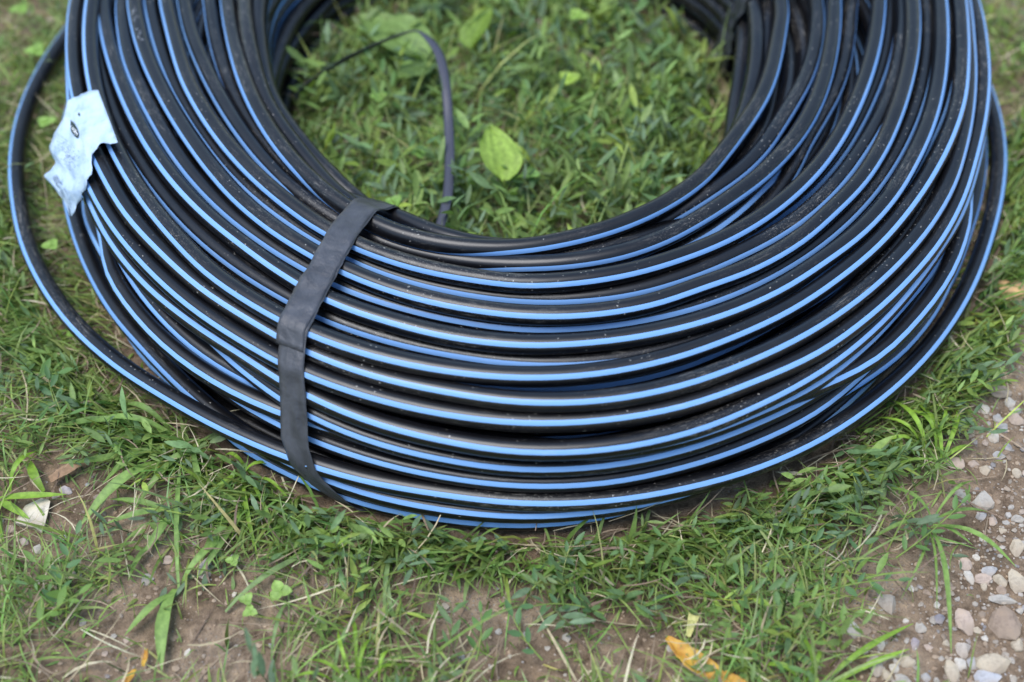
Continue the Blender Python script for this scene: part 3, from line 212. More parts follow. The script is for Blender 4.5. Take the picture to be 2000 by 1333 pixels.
6130 1331 6308 1286 6467 1235 6586 1206 6684 1190 6754 1178 6796 1167 6819 1157 6825 1148 6819 1139 6801 1128 6776 1111 6744 1087 6708 1060 6667 1034 6622 1015 6571 1001 6518 993 6460 987 6399 985 6336 986 6262 990 6175 997 6061 1010 5941 1025 5811 1035 5749 1028 5740 1004 5752 985 5947 976 6038 962 6098 951 6122 940 6116 923 6103 910 6109 921 6113 957 6109 1000 6095 1037 6097 1062 6186 1061 6242 1065 6198 1091 6137 1117 6032 1131 5898 1126 5937 1196 6016 1325
3114 1598 3184 1592 3287 1581 3399 1580 3509 1592 3570 1615 3595 1633 3614 1641 3640 1644 3667 1644 3694 1642 3720 1639 3741 1634 3759 1629 3772 1623 3781 1616 3786 1603 3796 1555 3814 1410 3807 1323 3782 1303 3715 1291 3678 1278 3669 1270 3621 1273 3564 1275 3516 1269 3478 1256 3454 1248 3443 1260 3454 1303 3471 1372 3471 1450 3544 1523 3684 1587 3790 1617 3802 1603 3747 1592 3672 1589 3591 1584 3505 1555 3412 1519 3317 1501 3228 1499 3151 1514 3101 1540 3079 1568 3082 1589
3398 1270 3470 1254 3577 1224 3692 1203 3777 1218 3808 1232 3818 1234 3829 1240 3844 1247 3862 1254 3879 1261 3892 1268 3904 1275 3915 1280 3931 1282 3951 1283 3971 1282 3985 1281 3992 1280 3984 1282 3956 1293 3908 1316 3839 1375 3745 1444 3656 1477 3589 1485 3547 1480 3529 1460 3529 1439 3556 1423 3620 1407 3706 1389 3802 1381 3905 1383 3982 1389 4029 1430 4017 1522 3951 1571 3869 1565 3803 1515 3731 1426 3623 1391 3525 1393 3450 1382 3405 1352 3383 1320 3369 1298 3368 1281
3590 1340 3676 1282 3788 1249 3899 1234 3981 1233 4028 1247 4056 1263 4073 1273 4085 1278 4095 1281 4102 1279 4106 1275 4110 1265 4114 1246 4121 1220 4135 1195 4154 1180 4169 1174 4173 1175 4162 1182 4129 1191 4072 1200 4000 1216 3948 1231 3924 1238 3909 1254 3888 1305 3864 1375 3850 1418 3859 1434 3885 1435 3927 1425 4003 1413 4099 1414 4172 1437 4215 1469 4212 1494 4152 1522 4066 1555 3978 1568 3892 1543 3810 1489 3729 1453 3650 1446 3585 1448 3548 1450 3533 1438 3543 1400
4130 1115 4173 1114 4226 1113 4281 1112 4337 1111 4391 1112 4438 1117 4473 1126 4497 1137 4509 1151 4516 1167 4516 1188 4505 1218 4486 1262 4459 1319 4431 1381 4404 1429 4383 1460 4370 1480 4352 1496 4326 1500 4311 1485 4302 1460 4283 1464 4251 1491 4216 1525 4166 1567 4104 1579 4062 1559 4059 1532 4081 1515 4123 1504 4193 1492 4280 1482 4359 1474 4417 1464 4460 1441 4481 1379 4463 1298 4411 1238 4348 1211 4285 1197 4229 1175 4181 1147 4140 1123 4111 1114 4098 1113 4104 1114
4369 1342 4415 1340 4470 1360 4523 1388 4567 1418 4598 1447 4620 1471 4644 1483 4671 1483 4697 1477 4721 1467 4745 1455 4769 1440 4790 1418 4804 1391 4804 1367 4793 1350 4776 1341 4754 1338 4721 1339 4671 1345 4604 1355 4531 1360 4460 1352 4394 1333 4335 1303 4293 1260 4277 1221 4290 1198 4321 1199 4366 1235 4412 1311 4447 1384 4500 1423 4567 1432 4621 1425 4657 1421 4662 1425 4621 1420 4559 1394 4506 1359 4457 1325 4401 1307 4348 1309 4313 1322 4302 1336 4311 1345 4334 1348
3955 1237 3999 1237 4057 1242 4121 1252 4184 1259 4235 1259 4269 1254 4291 1246 4302 1235 4307 1224 4308 1216 4307 1208 4305 1199 4306 1191 4319 1190 4343 1204 4361 1227 4366 1251 4357 1273 4333 1291 4292 1303 4234 1309 4171 1318 4118 1346 4074 1382 4051 1406 4059 1409 4077 1387 4078 1353 4065 1320 4050 1288 4043 1256 4050 1233 4071 1230 4110 1245 4136 1272 4136 1305 4130 1336 4122 1384 4109 1438 4075 1479 4009 1496 3927 1475 3876 1411 3884 1320 3896 1256 3904 1239 3924 1238
4796 1304 4858 1293 4927 1282 4997 1269 5063 1253 5121 1234 5170 1211 5212 1185 5254 1164 5294 1150 5327 1145 5351 1146 5365 1148 5371 1154 5369 1161 5360 1170 5344 1180 5321 1189 5290 1199 5255 1212 5216 1229 5172 1251 5119 1277 5051 1306 4974 1334 4901 1359 4835 1380 4778 1394 4736 1402 4713 1406 4705 1410 4704 1413 4715 1415 4741 1418 4784 1421 4832 1422 4868 1419 4880 1416 4873 1417 4855 1417 4829 1413 4799 1407 4765 1405 4734 1405 4712 1398 4705 1382 4717 1358 4748 1328
5174 1275 5258 1258 5346 1239 5431 1229 5503 1235 5558 1246 5602 1257 5634 1267 5654 1277 5659 1287 5651 1297 5633 1308 5609 1317 5580 1325 5549 1332 5515 1340 5476 1353 5434 1370 5386 1390 5333 1411 5278 1434 5223 1458 5171 1477 5124 1496 5081 1503 5041 1506 4995 1512 4954 1508 4926 1491 4917 1467 4929 1441 4956 1419 4991 1405 5028 1398 5059 1393 5081 1385 5091 1376 5089 1367 5078 1358 5057 1350 5030 1342 5010 1336 5002 1330 5001 1324 5006 1319 5021 1315 5053 1307 5105 1293
5378 1209 5469 1210 5561 1213 5647 1219 5722 1228 5781 1240 5824 1256 5852 1274 5868 1294 5871 1313 5863 1330 5845 1344 5822 1352 5795 1356 5765 1357 5731 1357 5692 1357 5648 1358 5598 1358 5540 1358 5476 1355 5406 1350 5332 1344 5259 1339 5192 1330 5137 1326 5097 1335 5078 1346 5076 1351 5088 1348 5111 1335 5145 1305 5188 1259 5242 1217 5293 1195 5331 1187 5353 1182 5358 1174 5352 1165 5335 1158 5308 1153 5273 1149 5234 1150 5200 1164 5184 1185 5196 1196 5234 1202 5297 1206
5525 1364 5609 1373 5692 1383 5770 1395 5842 1407 5904 1417 5957 1425 5999 1431 6030 1433 6048 1432 6052 1429 6044 1424 6026 1420 6001 1418 5972 1416 5938 1415 5900 1415 5855 1416 5805 1417 5747 1417 5682 1417 5611 1417 5533 1416 5455 1416 5380 1414 5316 1404 5278 1413 5257 1441 5246 1468 5247 1482 5256 1483 5268 1469 5267 1441 5258 1413 5272 1395 5297 1389 5314 1387 5316 1381 5303 1372 5274 1362 5239 1354 5218 1354 5219 1357 5248 1360 5291 1359 5335 1355 5383 1353 5446 1357
5749 1402 5864 1378 5968 1375 6057 1377 6131 1375 6190 1373 6234 1373 6263 1374 6279 1378 6283 1384 6278 1392 6263 1401 6242 1411 6216 1420 6186 1429 6152 1436 6112 1443 6068 1449 6018 1453 5961 1458 5894 1464 5821 1467 5739 1456 5668 1426 5632 1439 5559 1487 5488 1505 5457 1504 5449 1499 5452 1488 5461 1475 5481 1463 5529 1444 5606 1410 5676 1362 5729 1315 5758 1285 5764 1278 5750 1290 5717 1316 5676 1352 5635 1397 5600 1449 5570 1483 5546 1481 5541 1461 5573 1442 5644 1425
5945 1351 6072 1354 6184 1355 6281 1354 6364 1355 6431 1355 6480 1355 6510 1354 6524 1353 6521 1351 6505 1351 6480 1352 6450 1353 6419 1352 6386 1348 6349 1342 6304 1335 6252 1328 6195 1323 6133 1318 6062 1315 5983 1311 5899 1307 5818 1297 5737 1292 5661 1311 5616 1339 5599 1355 5597 1361 5609 1362 5631 1368 5660 1379 5715 1376 5802 1360 5879 1345 5932 1337 5961 1337 5967 1338 5955 1341 5928 1347 5890 1355 5842 1363 5784 1368 5736 1366 5712 1356 5714 1347 5755 1344 5833 1347
'''

# ------------------------------------------------------------------ materials of the coil
PIPE_D = 0.0216
CX = 0.01

def pipe_material():
    m, N, L, P = node_mat('black_polyethylene')
    uv = N.new('ShaderNodeUVMap'); mp = N.new('ShaderNodeMapping'); L.new(uv.outputs[0], mp.inputs[0])
    info = N.new('ShaderNodeObjectInfo')
    off = N.new('ShaderNodeVectorMath'); off.operation = 'ADD'
    cmb = N.new('ShaderNodeCombineXYZ'); mul = N.new('ShaderNodeMath'); mul.operation = 'MULTIPLY'; mul.inputs[1].default_value = 40
    L.new(info.outputs['Random'], mul.inputs[0]); L.new(mul.outputs[0], cmb.inputs[0]); L.new(mul.outputs[0], cmb.inputs[2])
    L.new(mp.outputs[0], off.inputs[0]); L.new(cmb.outputs[0], off.inputs[1])
    st = N.new('ShaderNodeMapping'); st.inputs['Scale'].default_value = (60, 420, 1); L.new(off.outputs[0], st.inputs[0])
    big = tex_noise(N, 5.0, 3); L.new(off.outputs[0], big.inputs['Vector'])
    patch = ramp(N, [(0.50, (0.02, .02, .02)), (0.66, (1, 1, 1))]); L.new(big.outputs[0], patch.inputs[0])
    sp = tex_noise(N, 1.0, 5, .7); L.new(off.outputs[0], sp.inputs['Vector']); sp.inputs['Scale'].default_value = 520
    spr = ramp(N, [(0.56, (0, 0, 0)), (0.68, (1, 1, 1))]); L.new(sp.outputs[0], spr.inputs[0])
    sc = tex_noise(N, 1.0, 4, .65); L.new(st.outputs[0], sc.inputs['Vector'])
    scr = ramp(N, [(0.56, (0, 0, 0)), (0.72, (1, 1, 1))]); L.new(sc.outputs[0], scr.inputs[0])
    ad = N.new('ShaderNodeMath'); ad.operation = 'MAXIMUM'; L.new(spr.outputs[0], ad.inputs[0]); L.new(scr.outputs[0], ad.inputs[1])
    dust = N.new('ShaderNodeMath'); dust.operation = 'MULTIPLY'; L.new(ad.outputs[0], dust.inputs[0]); L.new(patch.outputs[0], dust.inputs[1])
    dm = N.new('ShaderNodeMath'); dm.operation = 'MULTIPLY'; dm.inputs[1].default_value = .75; L.new(dust.outputs[0], dm.inputs[0])
    film = tex_noise(N, 14.0, 5, .7); L.new(off.outputs[0], film.inputs['Vector'])
    filmr = ramp(N, [(0.45, (0.0035, 0.0035, 0.0046)), (0.65, (0.007, 0.007, 0.0078)), (0.82, (0.022, 0.021, 0.020))]); L.new(film.outputs[0], filmr.inputs[0])
    col = mixc(N, L, dm.outputs[0], filmr.outputs[0], (0.24, 0.22, 0.19))
    # sparse pale flecks
    fl = N.new('ShaderNodeTexVoronoi'); fl.inputs['Scale'].default_value = 150; fd = tex_noise(N, 700, 2); L.new(off.outputs[0], fd.inputs['Vector']); fa = N.new('ShaderNodeVectorMath'); fa.operation = 'MULTIPLY_ADD'; L.new(fd.outputs['Color'], fa.inputs[0]); fa.inputs[1].default_value = (.004, .0025, 0); L.new(off.outputs[0], fa.inputs[2]); L.new(fa.outputs[0], fl.inputs['Vector'])
    flr = ramp(N, [(0.0, (1, 1, 1)), (0.05, (.8, .8, .8)), (0.16, (0, 0, 0))]); L.new(fl.outputs['Distance'], flr.inputs[0])
    pn = tex_noise(N, 9.0, 2); L.new(off.outputs[0], pn.inputs['Vector'])
    pr = ramp(N, [(0.50, (0, 0, 0)), (0.60, (1, 1, 1))]); L.new(pn.outputs[0], pr.inputs[0])
    fm = N.new('ShaderNodeMath'); fm.operation = 'MULTIPLY'; L.new(flr.outputs[0], fm.inputs[0]); L.new(pr.outputs[0], fm.inputs[1])
    fm2 = N.new('ShaderNodeMath'); fm2.operation = 'MULTIPLY'; L.new(fm.outputs[0], fm2.inputs[0]); fm2.inputs[1].default_value = .8
    col = mixc(N, L, fm2.outputs[0], col, (0.5, 0.47, 0.42))
    L.new(col, P.inputs['Base Color'])
    rr = N.new('ShaderNodeMapRange'); rr.inputs['To Min'].default_value = .26; rr.inputs['To Max'].default_value = .40
    L.new(big.outputs[0], rr.inputs[0]); L.new(rr.outputs[0], P.inputs['Roughness'])
    P.inputs['Specular IOR Level'].default_value = .45
    b = N.new('ShaderNodeBump'); b.inputs['Strength'].default_value = .12; b.inputs['Distance'].default_value = .0004
    L.new(sc.outputs[0], b.inputs['Height']); L.new(b.outputs[0], P.inputs['Normal'])
    return m

def stripe_material():
    m, N, L, P = node_mat('blue_stripe_polyethylene')
    uv = N.new('ShaderNodeUVMap')
    info = N.new('ShaderNodeObjectInfo')
    off = N.new('ShaderNodeVectorMath'); off.operation = 'ADD'; L.new(uv.outputs[0], off.inputs[0])
    cmb = N.new('ShaderNodeCombineXYZ'); mul = N.new('ShaderNodeMath'); mul.operation = 'MULTIPLY'; mul.inputs[1].default_value = 33
    L.new(info.outputs['Random'], mul.inputs[0]); L.new(mul.outputs[0], cmb.inputs[0]); L.new(cmb.outputs[0], off.inputs[1])
    st = N.new('ShaderNodeMapping'); st.inputs['Scale'].default_value = (45, 500, 1); L.new(off.outputs[0], st.inputs[0])
    big = tex_noise(N, 4.0, 3); L.new(off.outputs[0], big.inputs['Vector'])
    patch = ramp(N, [(0.47, (0, 0, 0)), (0.62, (1, 1, 1))]); L.new(big.outputs[0], patch.inputs[0])
    sc = tex_noise(N, 1.0, 5, .7); L.new(st.outputs[0], sc.inputs['Vector'])
    scr = ramp(N, [(0.52, (0, 0, 0)), (0.66, (1, 1, 1))]); L.new(sc.outputs[0], scr.inputs[0])
    f = N.new('ShaderNodeMath'); f.operation = 'MULTIPLY'; L.new(patch.outputs[0], f.inputs[0]); L.new(scr.outputs[0], f.inputs[1])
    f2 = N.new('ShaderNodeMath'); f2.operation = 'MULTIPLY'; L.new(f.outputs[0], f2.inputs[0]); f2.inputs[1].default_value = .6
    col = mixc(N, L, f2.outputs[0], (0.160, 0.325, 0.61), (0.33, 0.42, 0.52))
    L.new(col, P.inputs['Base Color'])
    P.inputs['Roughness'].default_value = .42
    return m

MAT_PIPE, MAT_STRIPE = pipe_material(), stripe_material()

# ------------------------------------------------------------------ the coil: every turn is a tube through its own winding path
NSEG = 192
def parse_turns():
    out = []
    for line in WINDINGS.strip().split('\n'):
        v = np.array([int(t) for t in line.split()], float) * 1e-4
        out.append((v[0::2], v[1::2]))
    return out

def resample(a, n):
    """periodic Catmull-Rom"""
    m = len(a); t = np.arange(n) * m / n; i = np.floor(t).astype(int); f = t - i
    p0, p1, p2, p3 = a[(i - 1) % m], a[i % m], a[(i + 1) % m], a[(i + 2) % m]
    return 0.5 * ((2 * p1) + (-p0 + p2) * f + (2 * p0 - 5 * p1 + 4 * p2 - p3) * f ** 2 + (-p0 + 3 * p1 - 3 * p2 + p3) * f ** 3)

def grid_faces(ns, nc, wrap_c=True):
    i = np.arange(ns)[:, None]; j = np.arange(nc if wrap_c else nc - 1)[None, :]
    a = i * nc + j; b = ((i + 1) % ns) * nc + j
    jn = (j + 1) % nc
    c = ((i + 1) % ns) * nc + jn; dd = i * nc + jn
    return np.stack([a, b, c, dd], -1).reshape(-1, 4)

def tube_arrays(r, z, ns, angs, rad, wrap=True):
    """tube (or strip) about the path r(theta), z(theta); angs: (ns, nc) angles in the cross-section, 0 = outwards, pi/2 = up"""
    th = np.arange(ns) * 2 * np.pi / ns
    rr = r[:, None] + rad * np.cos(angs); zz = z[:, None] + rad * np.sin(angs)
    V = np.stack([CX + rr * np.cos(th)[:, None], rr * np.sin(th)[:, None], zz], -1).reshape(-1, 3)
    nc = angs.shape[1]
    Fc = grid_faces(ns, nc, wrap)
    L_ = 2 * np.pi * r.mean() / ns
    i = np.arange(ns)[:, None]; j = np.arange(nc if wrap else nc - 1)[None, :]
    u0 = (i * L_ + 0 * j).ravel(); u1 = ((i + 1) * L_ + 0 * j).ravel()
    da = (angs[0, 1] - angs[0, 0]) * rad
    v0 = (0 * i + j * da).ravel(); v1 = v0 + da
    UV = np.stack([u0, v0, u1, v0, u1, v1, u0, v1], -1).reshape(-1, 2)
    return V, Fc, UV

coil = thing('pipe_coil', 'large coil of black plastic water pipe with light blue stripes lying on the grass', 'pipe coil')
TURNS = parse_turns()
STRIPE_HALF = 0.255
for k, (r48, z48) in enumerate(TURNS):
    seen = k < N_TRACED
    ns = NSEG if seen else 144; nc = 20 if seen else 12
    r, z = resample(r48, ns), resample(z48, ns)
    ang = np.tile(np.arange(nc) * 2 * np.pi / nc, (ns, 1))
    V, Fc, UV = tube_arrays(r, z, ns, ang, PIPE_D / 2)
    turn = mesh_obj('pipe_turn', V, Fc, MAT_PIPE, coil, uvs=UV)
    if k == 8: PRINTED = (turn, r, z, ns)
    th = np.degrees((np.arange(ns) * 2 * np.pi / ns + np.pi) % (2 * np.pi) - np.pi)
    ph = np.full(ns, STRIPE_ANGLE[k] if seen else nrng.normal(36, 9))
    if seen and k < 4:                              # the inner turns roll over beside the tape, hiding their stripe
        ph = ph - 55 * np.exp(-((th + 112) / 16.0) ** 4)
    if not seen:
        ph = ph + 7 * np.sin(np.radians(th) * 1 + nrng.uniform(0, 6.28))
        if min(r48[24], r48[0]) < .375: ph = ph - 62        # turns of the inner wall carry their stripe underneath
    else:
        a1, a2 = nrng.uniform(0, 6.28, 2); ph = ph + 5 * np.sin(np.radians(th) * 2 + a1) + 3 * np.sin(np.radians(th) * 5 + a2)
    ph = np.radians(ph)
    for half in ((0, np.pi) if seen and k not in (24, 25) else (0,)):
        a = ph[:, None] + half + np.linspace(-STRIPE_HALF, STRIPE_HALF, 6 if seen else 4)[None, :]
        V, Fc, UV = tube_arrays(r, z, ns, a, PIPE_D / 2 + 0.00012, wrap=False)
        mesh_obj('stripe', V, Fc, MAT_STRIPE, turn, uvs=UV)

# ------------------------------------------------------------------ the ground
def fnoise(x, y, s, seed=0.0):
    return mnoise.noise(Vector((x * s + seed, y * s - seed * 1.7, seed * 0.37)))

def ground_z(x, y):
    return (0.006 * fnoise(x, y, 3.1, 4.2) + 0.0035 * fnoise(x, y, 11.0, 1.3) + 0.0016 * fnoise(x, y, 38.0, 7.7)) - 0.003

def axis(lo, hi, step, far):
    a = list(np.arange(lo, hi + 1e-6, step)); g = step * 1.6; x = hi
    up = []
    while x < far: x += g; g *= 1.35; up.append(x)
    g = step * 1.6; x = lo; dn = []
    while x > -far: x -= g; g *= 1.35; dn.append(x)
    return np.array(dn[::-1] + a + up)

def soil_material():
    m, N, L, P = node_mat('dry_brown_soil')
    tc = N.new('ShaderNodeTexCoord')
    n1 = tex_noise(N, 9, 6, .6); n2 = tex_noise(N, 70, 6, .7); n3 = tex_noise(N, 420, 4, .7)
    for n in (n1, n2, n3): L.new(tc.outputs['Object'], n.inputs['Vector'])
    c1 = ramp(N, [(0.30, (0.19, 0.13, 0.082)), (0.5, (0.32, 0.228, 0.152)), (0.72, (0.46, 0.345, 0.24))]); L.new(n1.outputs[0], c1.inputs[0])
    c2 = ramp(N, [(0.30, (0.35, 0.32, 0.30)), (0.55, (1, 1, 1)), (0.75, (1.45, 1.4, 1.3))]); L.new(n2.outputs[0], c2.inputs[0])
    col = mixc(N, L, 1.0, c1.outputs[0], c2.outputs[0], 'MULTIPLY')
    v = N.new('ShaderNodeTexVoronoi'); v.inputs['Scale'].default_value = 260; L.new(tc.outputs['Object'], v.inputs['Vector'])
    g = ramp(N, [(0.0, (0.45, 0.42, 0.38)), (1, (0.07, 0.055, 0.045))]); L.new(v.outputs['Color'], g.inputs[0])
    gm = ramp(N, [(0.22, (1, 1, 1)), (0.36, (0, 0, 0))]); L.new(v.outputs['Distance'], gm.inputs[0])
    gg = N.new('ShaderNodeMath'); gg.operation = 'MULTIPLY'; L.new(gm.outputs[0], gg.inputs[0])
    gr = ramp(N, [(0.5, (0, 0, 0)), (0.62, (.7, .7, .7))]); L.new(n1.outputs[0], gr.inputs[0]); L.new(gr.outputs[0], gg.inputs[1])
    col = mixc(N, L, gg.outputs[0], col, g.outputs[0])
    L.new(col, P.inputs['Base Color']); P.inputs['Roughness'].default_value = .95; P.inputs['Specular IOR Level'].default_value = .2
    ad = N.new('ShaderNodeMath'); ad.operation = 'MULTIPLY_ADD'; L.new(n3.outputs[0], ad.inputs[0]); ad.inputs[1].default_value = .45; L.new(n2.outputs[0], ad.inputs[2])
    b = N.new('ShaderNodeBump'); b.inputs['Strength'].default_value = 1.0; b.inputs['Distance'].default_value = .009
    L.new(ad.outputs[0], b.inputs['Height']); L.new(b.outputs[0], P.inputs['Normal'])
    return m
MAT_SOIL = soil_material()
gx, gy = axis(-1.15, 1.15, 0.0095, 40), axis(-1.0, 0.75, 0.0095, 40)
GV = [(x, y, ground_z(x, y)) for y in gy for x in gx]
nx = len(gx)
ii, jj = np.meshgrid(np.arange(len(gy) - 1), np.arange(nx - 1), indexing='ij')
GF = np.stack([ii * nx + jj, ii * nx + jj + 1, (ii + 1) * nx + jj + 1, (ii + 1) * nx + jj], -1).reshape(-1, 4)
ground = mesh_obj('ground', GV, GF, MAT_SOIL); ground['kind'] = 'structure'

# ------------------------------------------------------------------ where things grow: bare soil and gravel patches, in metres on the ground
def spot(px, py, rpx):
    c = ground_point(px, py); e2 = ground_point(px + rpx, py)
    return (c.x, c.y, (e2 - c).length)
BARE = [(*spot(*s[:3]), s[3]) for s in [
    (140, 945, 90, 1.1), (75, 1015, 100, 1.1), (230, 1030, 60, .6), (330, 1230, 140, 1.0), (480, 1170, 90, .75), (200, 1290, 90, .7), (440, 1310, 110, .9),
    (60, 1310, 70, .6), (300, 1130, 60, .6), (620, 1290, 60, .5), (720, 1150, 60, .45), (900, 1090, 70, .9), (950, 1210, 100, .85), (1050, 1300, 130, .9), (1000, 1140, 60, .5),
    (830, 1240, 60, .6), (1200, 1250, 60, .6), (1300, 1285, 90, .8), (680, 960, 30, .5), (1360, 1150, 30, .6),
    (1980, 960, 130, 1), (1930, 860, 85, .9), (1990, 790, 80, .85), (1960, 690, 60, .6), (1900, 610, 50, .6), (1985, 1130, 170, 1.2), (1850, 1230, 150, 1.2), (1980, 1290, 160, 1.2),
    (1760, 1320, 110, 1.0), (1870, 1050, 75, .8), (1740, 1190, 75, .85), (40, 40, 90, .75), (10, 130, 60, .5), (640, 250, 35, .5), (690, 330, 30, .5), (1230, 110, 40, .4),
    (240, 690, 20, .5), (1985, 600, 70, 1.3)]]
SB = np.array(BARE)
def lush(x, y):
    """0 = bare, 1 = closed cover (x, y arrays)"""
    x = np.asarray(x, float)[..., None]; y = np.asarray(y, float)[..., None]
    q = (SB[:, 3] * np.exp(-((x - SB[:, 0]) ** 2 + (y - SB[:, 1]) ** 2) / (SB[:, 2] ** 2) * 1.1)).sum(-1)
    return np.clip(1 - q, .14, 1)
_GP = sorted((ground_point(*p).y, ground_point(*p).x) for p in [(1640, 1340), (1690, 1250), (1700, 1170), (1790, 1090), (1850, 1000), (1880, 930), (1870, 850), (1880, 760), (1930, 680), (2010, 560), (2100, 400)])
_GY, _GX = [q[0] for q in _GP], [q[1] for q in _GP]
def gravelly(x, y):
    """1 on the stony track along the right-hand side"""
    b = np.interp(np.asarray(y), _GY, _GX)
    return np.clip((np.asarray(x) - b) / 0.07, 0, 1)
_TR = np.array([[r for r in t[0]] for t in TURNS]); _RIN, _ROUT = _TR.min(0) - PIPE_D * .6, _TR.max(0) + PIPE_D * .55
LOOSE = (21, 22)
_BODY = np.array([q for q in range(len(TURNS)) if q not in LOOSE]); _RBODY = _TR[_BODY].max(0) + PIPE_D * .55
def coil_range(x, y, outer=None):
    """inner and outer radius of the coil in the direction of (x, y)"""
    t = (np.arctan2(y, np.asarray(x) - CX) % (2 * np.pi)) / (2 * np.pi) * 48; i = t.astype(int) % 48; f = t - np.floor(t)
    o_ = _ROUT if outer is None else outer
    return _RIN[i] * (1 - f) + _RIN[(i + 1) % 48] * f, o_[i] * (1 - f) + o_[(i + 1) % 48] * f
def hits_coil(p, m=.006):
    """any point of the path p (k, 3) inside the room taken by the coil"""
    a, b = coil_range(p[:, 0], p[:, 1], _RBODY); r = np.hypot(p[:, 0] - CX, p[:, 1])
    if ((r > a - m) & (r < b + m)).any(): return True
    t = (np.arctan2(p[:, 1], p[:, 0] - CX) % (2 * np.pi)) / (2 * np.pi) * 48; i = np.round(t).astype(int) % 48
    for k in LOOSE:
        if (np.hypot(r - TURNS[k][0][i], p[:, 2] - TURNS[k][1][i]) < PIPE_D * .95 + m).any(): return True
        if ((np.abs(r - TURNS[k][0][i]) < PIPE_D * .5 + m) & (p[:, 2] > TURNS[k][1][i])).any(): return True
    return False
def free_of_coil(x, y, m=0.0):
    r = np.hypot(np.asarray(x) - CX, y); a, b = coil_range(np.asarray(x), y, _RBODY)
    return (r < a - m) | (r > b + m)
XR, YR = (-1.05, 1.05), (-0.98, 0.62)

def scatter(n, weight):
    """n random ground positions thinned by weight(x, y)"""
    out = []
    tot = 0
    while tot < n:
        x = nrng.uniform(*XR, 4000); y = nrng.uniform(*YR, 4000)
        k = nrng.uniform(size=4000) < weight(x, y)
        out.append(np.stack([x[k], y[k]], 1)); tot += k.sum()
    return np.concatenate(out)[:n]

def leaf_material(name, rough=.5, trans=.32):
    m, N, L, P = node_mat(name)
    a = N.new('ShaderNodeAttribute'); a.attribute_name = 'tint'
    tc = N.new('ShaderNodeTexCoord'); n = tex_noise(N, 160, 3); L.new(tc.outputs['Object'], n.inputs['Vector'])
    r = ramp(N, [(0.3, (.72, .74, .7)), (0.7, (1.2, 1.18, 1.15))]); L.new(n.outputs[0], r.inputs[0])
    col = mixc(N, L, 1.0, a.outputs['Color'], r.outputs[0], 'MULTIPLY')
    L.new(col, P.inputs['Base Color']); P.inputs['Roughness'].default_value = rough; P.inputs['Specular IOR Level'].default_value = .35
    t = N.new('ShaderNodeBsdfTranslucent')
    tcol = mixc(N, L, 1.0, col, (1.25, 1.25, .55), 'MULTIPLY'); L.new(tcol, t.inputs['Color'])
    mx = N.new('ShaderNodeMixShader'); mx.inputs[0].default_value = trans
    L.new(P.outputs[0], mx.inputs[1]); L.new(t.outputs[0], mx.inputs[2]); L.new(mx.outputs[0], N['Material Output'].inputs[0])
    return m
MAT_LEAF = leaf_material('living_leaf'); MAT_STRAW = leaf_material('dry_straw', .75, .12)

def tinted_mesh(name, V, Fc, tint, mat, parent=None, smooth=True):
    o = mesh_obj(name, V, Fc, mat, parent, smooth)
    ca = o.data.color_attributes.new('tint', 'FLOAT_COLOR', 'POINT')
    t = np.ones((len(V), 4), np.float32); t[:, :3] = tint
    ca.data.foreach_set('color', t.ravel())
    return o

def blade_arrays(root, az, pitch, length, width, curl, side, nseg=4, fold=0.0):
    """n curved grass blades; arrays of n; returns verts (n*nv,3), faces"""
    n = len(length); P = np.array(root, float).reshape(n, 3).copy()
    rows = []
    perp = np.stack([-np.sin(az), np.cos(az), np.zeros(n)], 1)
    for s in range(nseg + 1):
        t = s / nseg
        w = width * (0.55 + 0.45 * min(1, t * 3)) * (1 - t ** 2.2)
        a2 = az + side * t
        perp = np.stack([-np.sin(a2), np.cos(a2), np.zeros(n)], 1)
        if s < nseg:
            rows.append(P - perp * (w / 2)[:, None]); rows.append(P + perp * (w / 2)[:, None])
        else:
            rows.append(P.copy())
        pt = pitch - curl * (t + .5 / nseg)
        stepv = np.stack([np.cos(pt) * np.cos(a2), np.cos(pt) * np.sin(a2), np.sin(pt)], 1)
        P = P + stepv * (length / nseg)[:, None]
        P[:, 2] = np.maximum(P[:, 2], root[:, 2] + 0.0015 + 0.002 * t)
    V = np.stack(rows, 1)                       # n, 2*nseg+1, 3
    nv = V.shape[1]
    fs = [[2 * s, 2 * s + 1, 2 * s + 3, 2 * s + 2] for s in range(nseg - 1)]
    F4 = np.array(fs)[None] + (np.arange(n) * nv)[:, None, None]
    F3 = np.array([[2 * nseg - 2, 2 * nseg - 1, 2 * nseg]])[None] + (np.arange(n) * nv)[:, None, None]
    return V.reshape(-1, 3), F4.reshape(-1, 4).tolist() + F3.reshape(-1, 3).tolist(), nv

# flat leaf template: pointed ellipse folded along its midrib, along +x, unit length, unit width
LT = np.array([(0, 0, 0), (.22, .36, .0), (.22, 0, -.10), (.22, -.36, .0), (.55, .46, .02), (.55, 0, -.12), (.55, -.46, .02), (.82, .26, .0), (.82, 0, -.08), (.82, -.26, .0), (1, 0, -.02)])
LFACES = [[0, 2, 1], [0, 3, 2], [1, 2, 5, 4], [2, 3, 6, 5], [4, 5, 8, 7], [5, 6, 9, 8], [7, 8, 10], [8, 9, 10]]

def frames(d, up):
    d = d / np.linalg.norm(d, axis=1, keepdims=True)
    s = np.cross(up, d); s /= np.linalg.norm(s, axis=1, keepdims=True) + 1e-9
    u = np.cross(d, s)
    return d, s, u

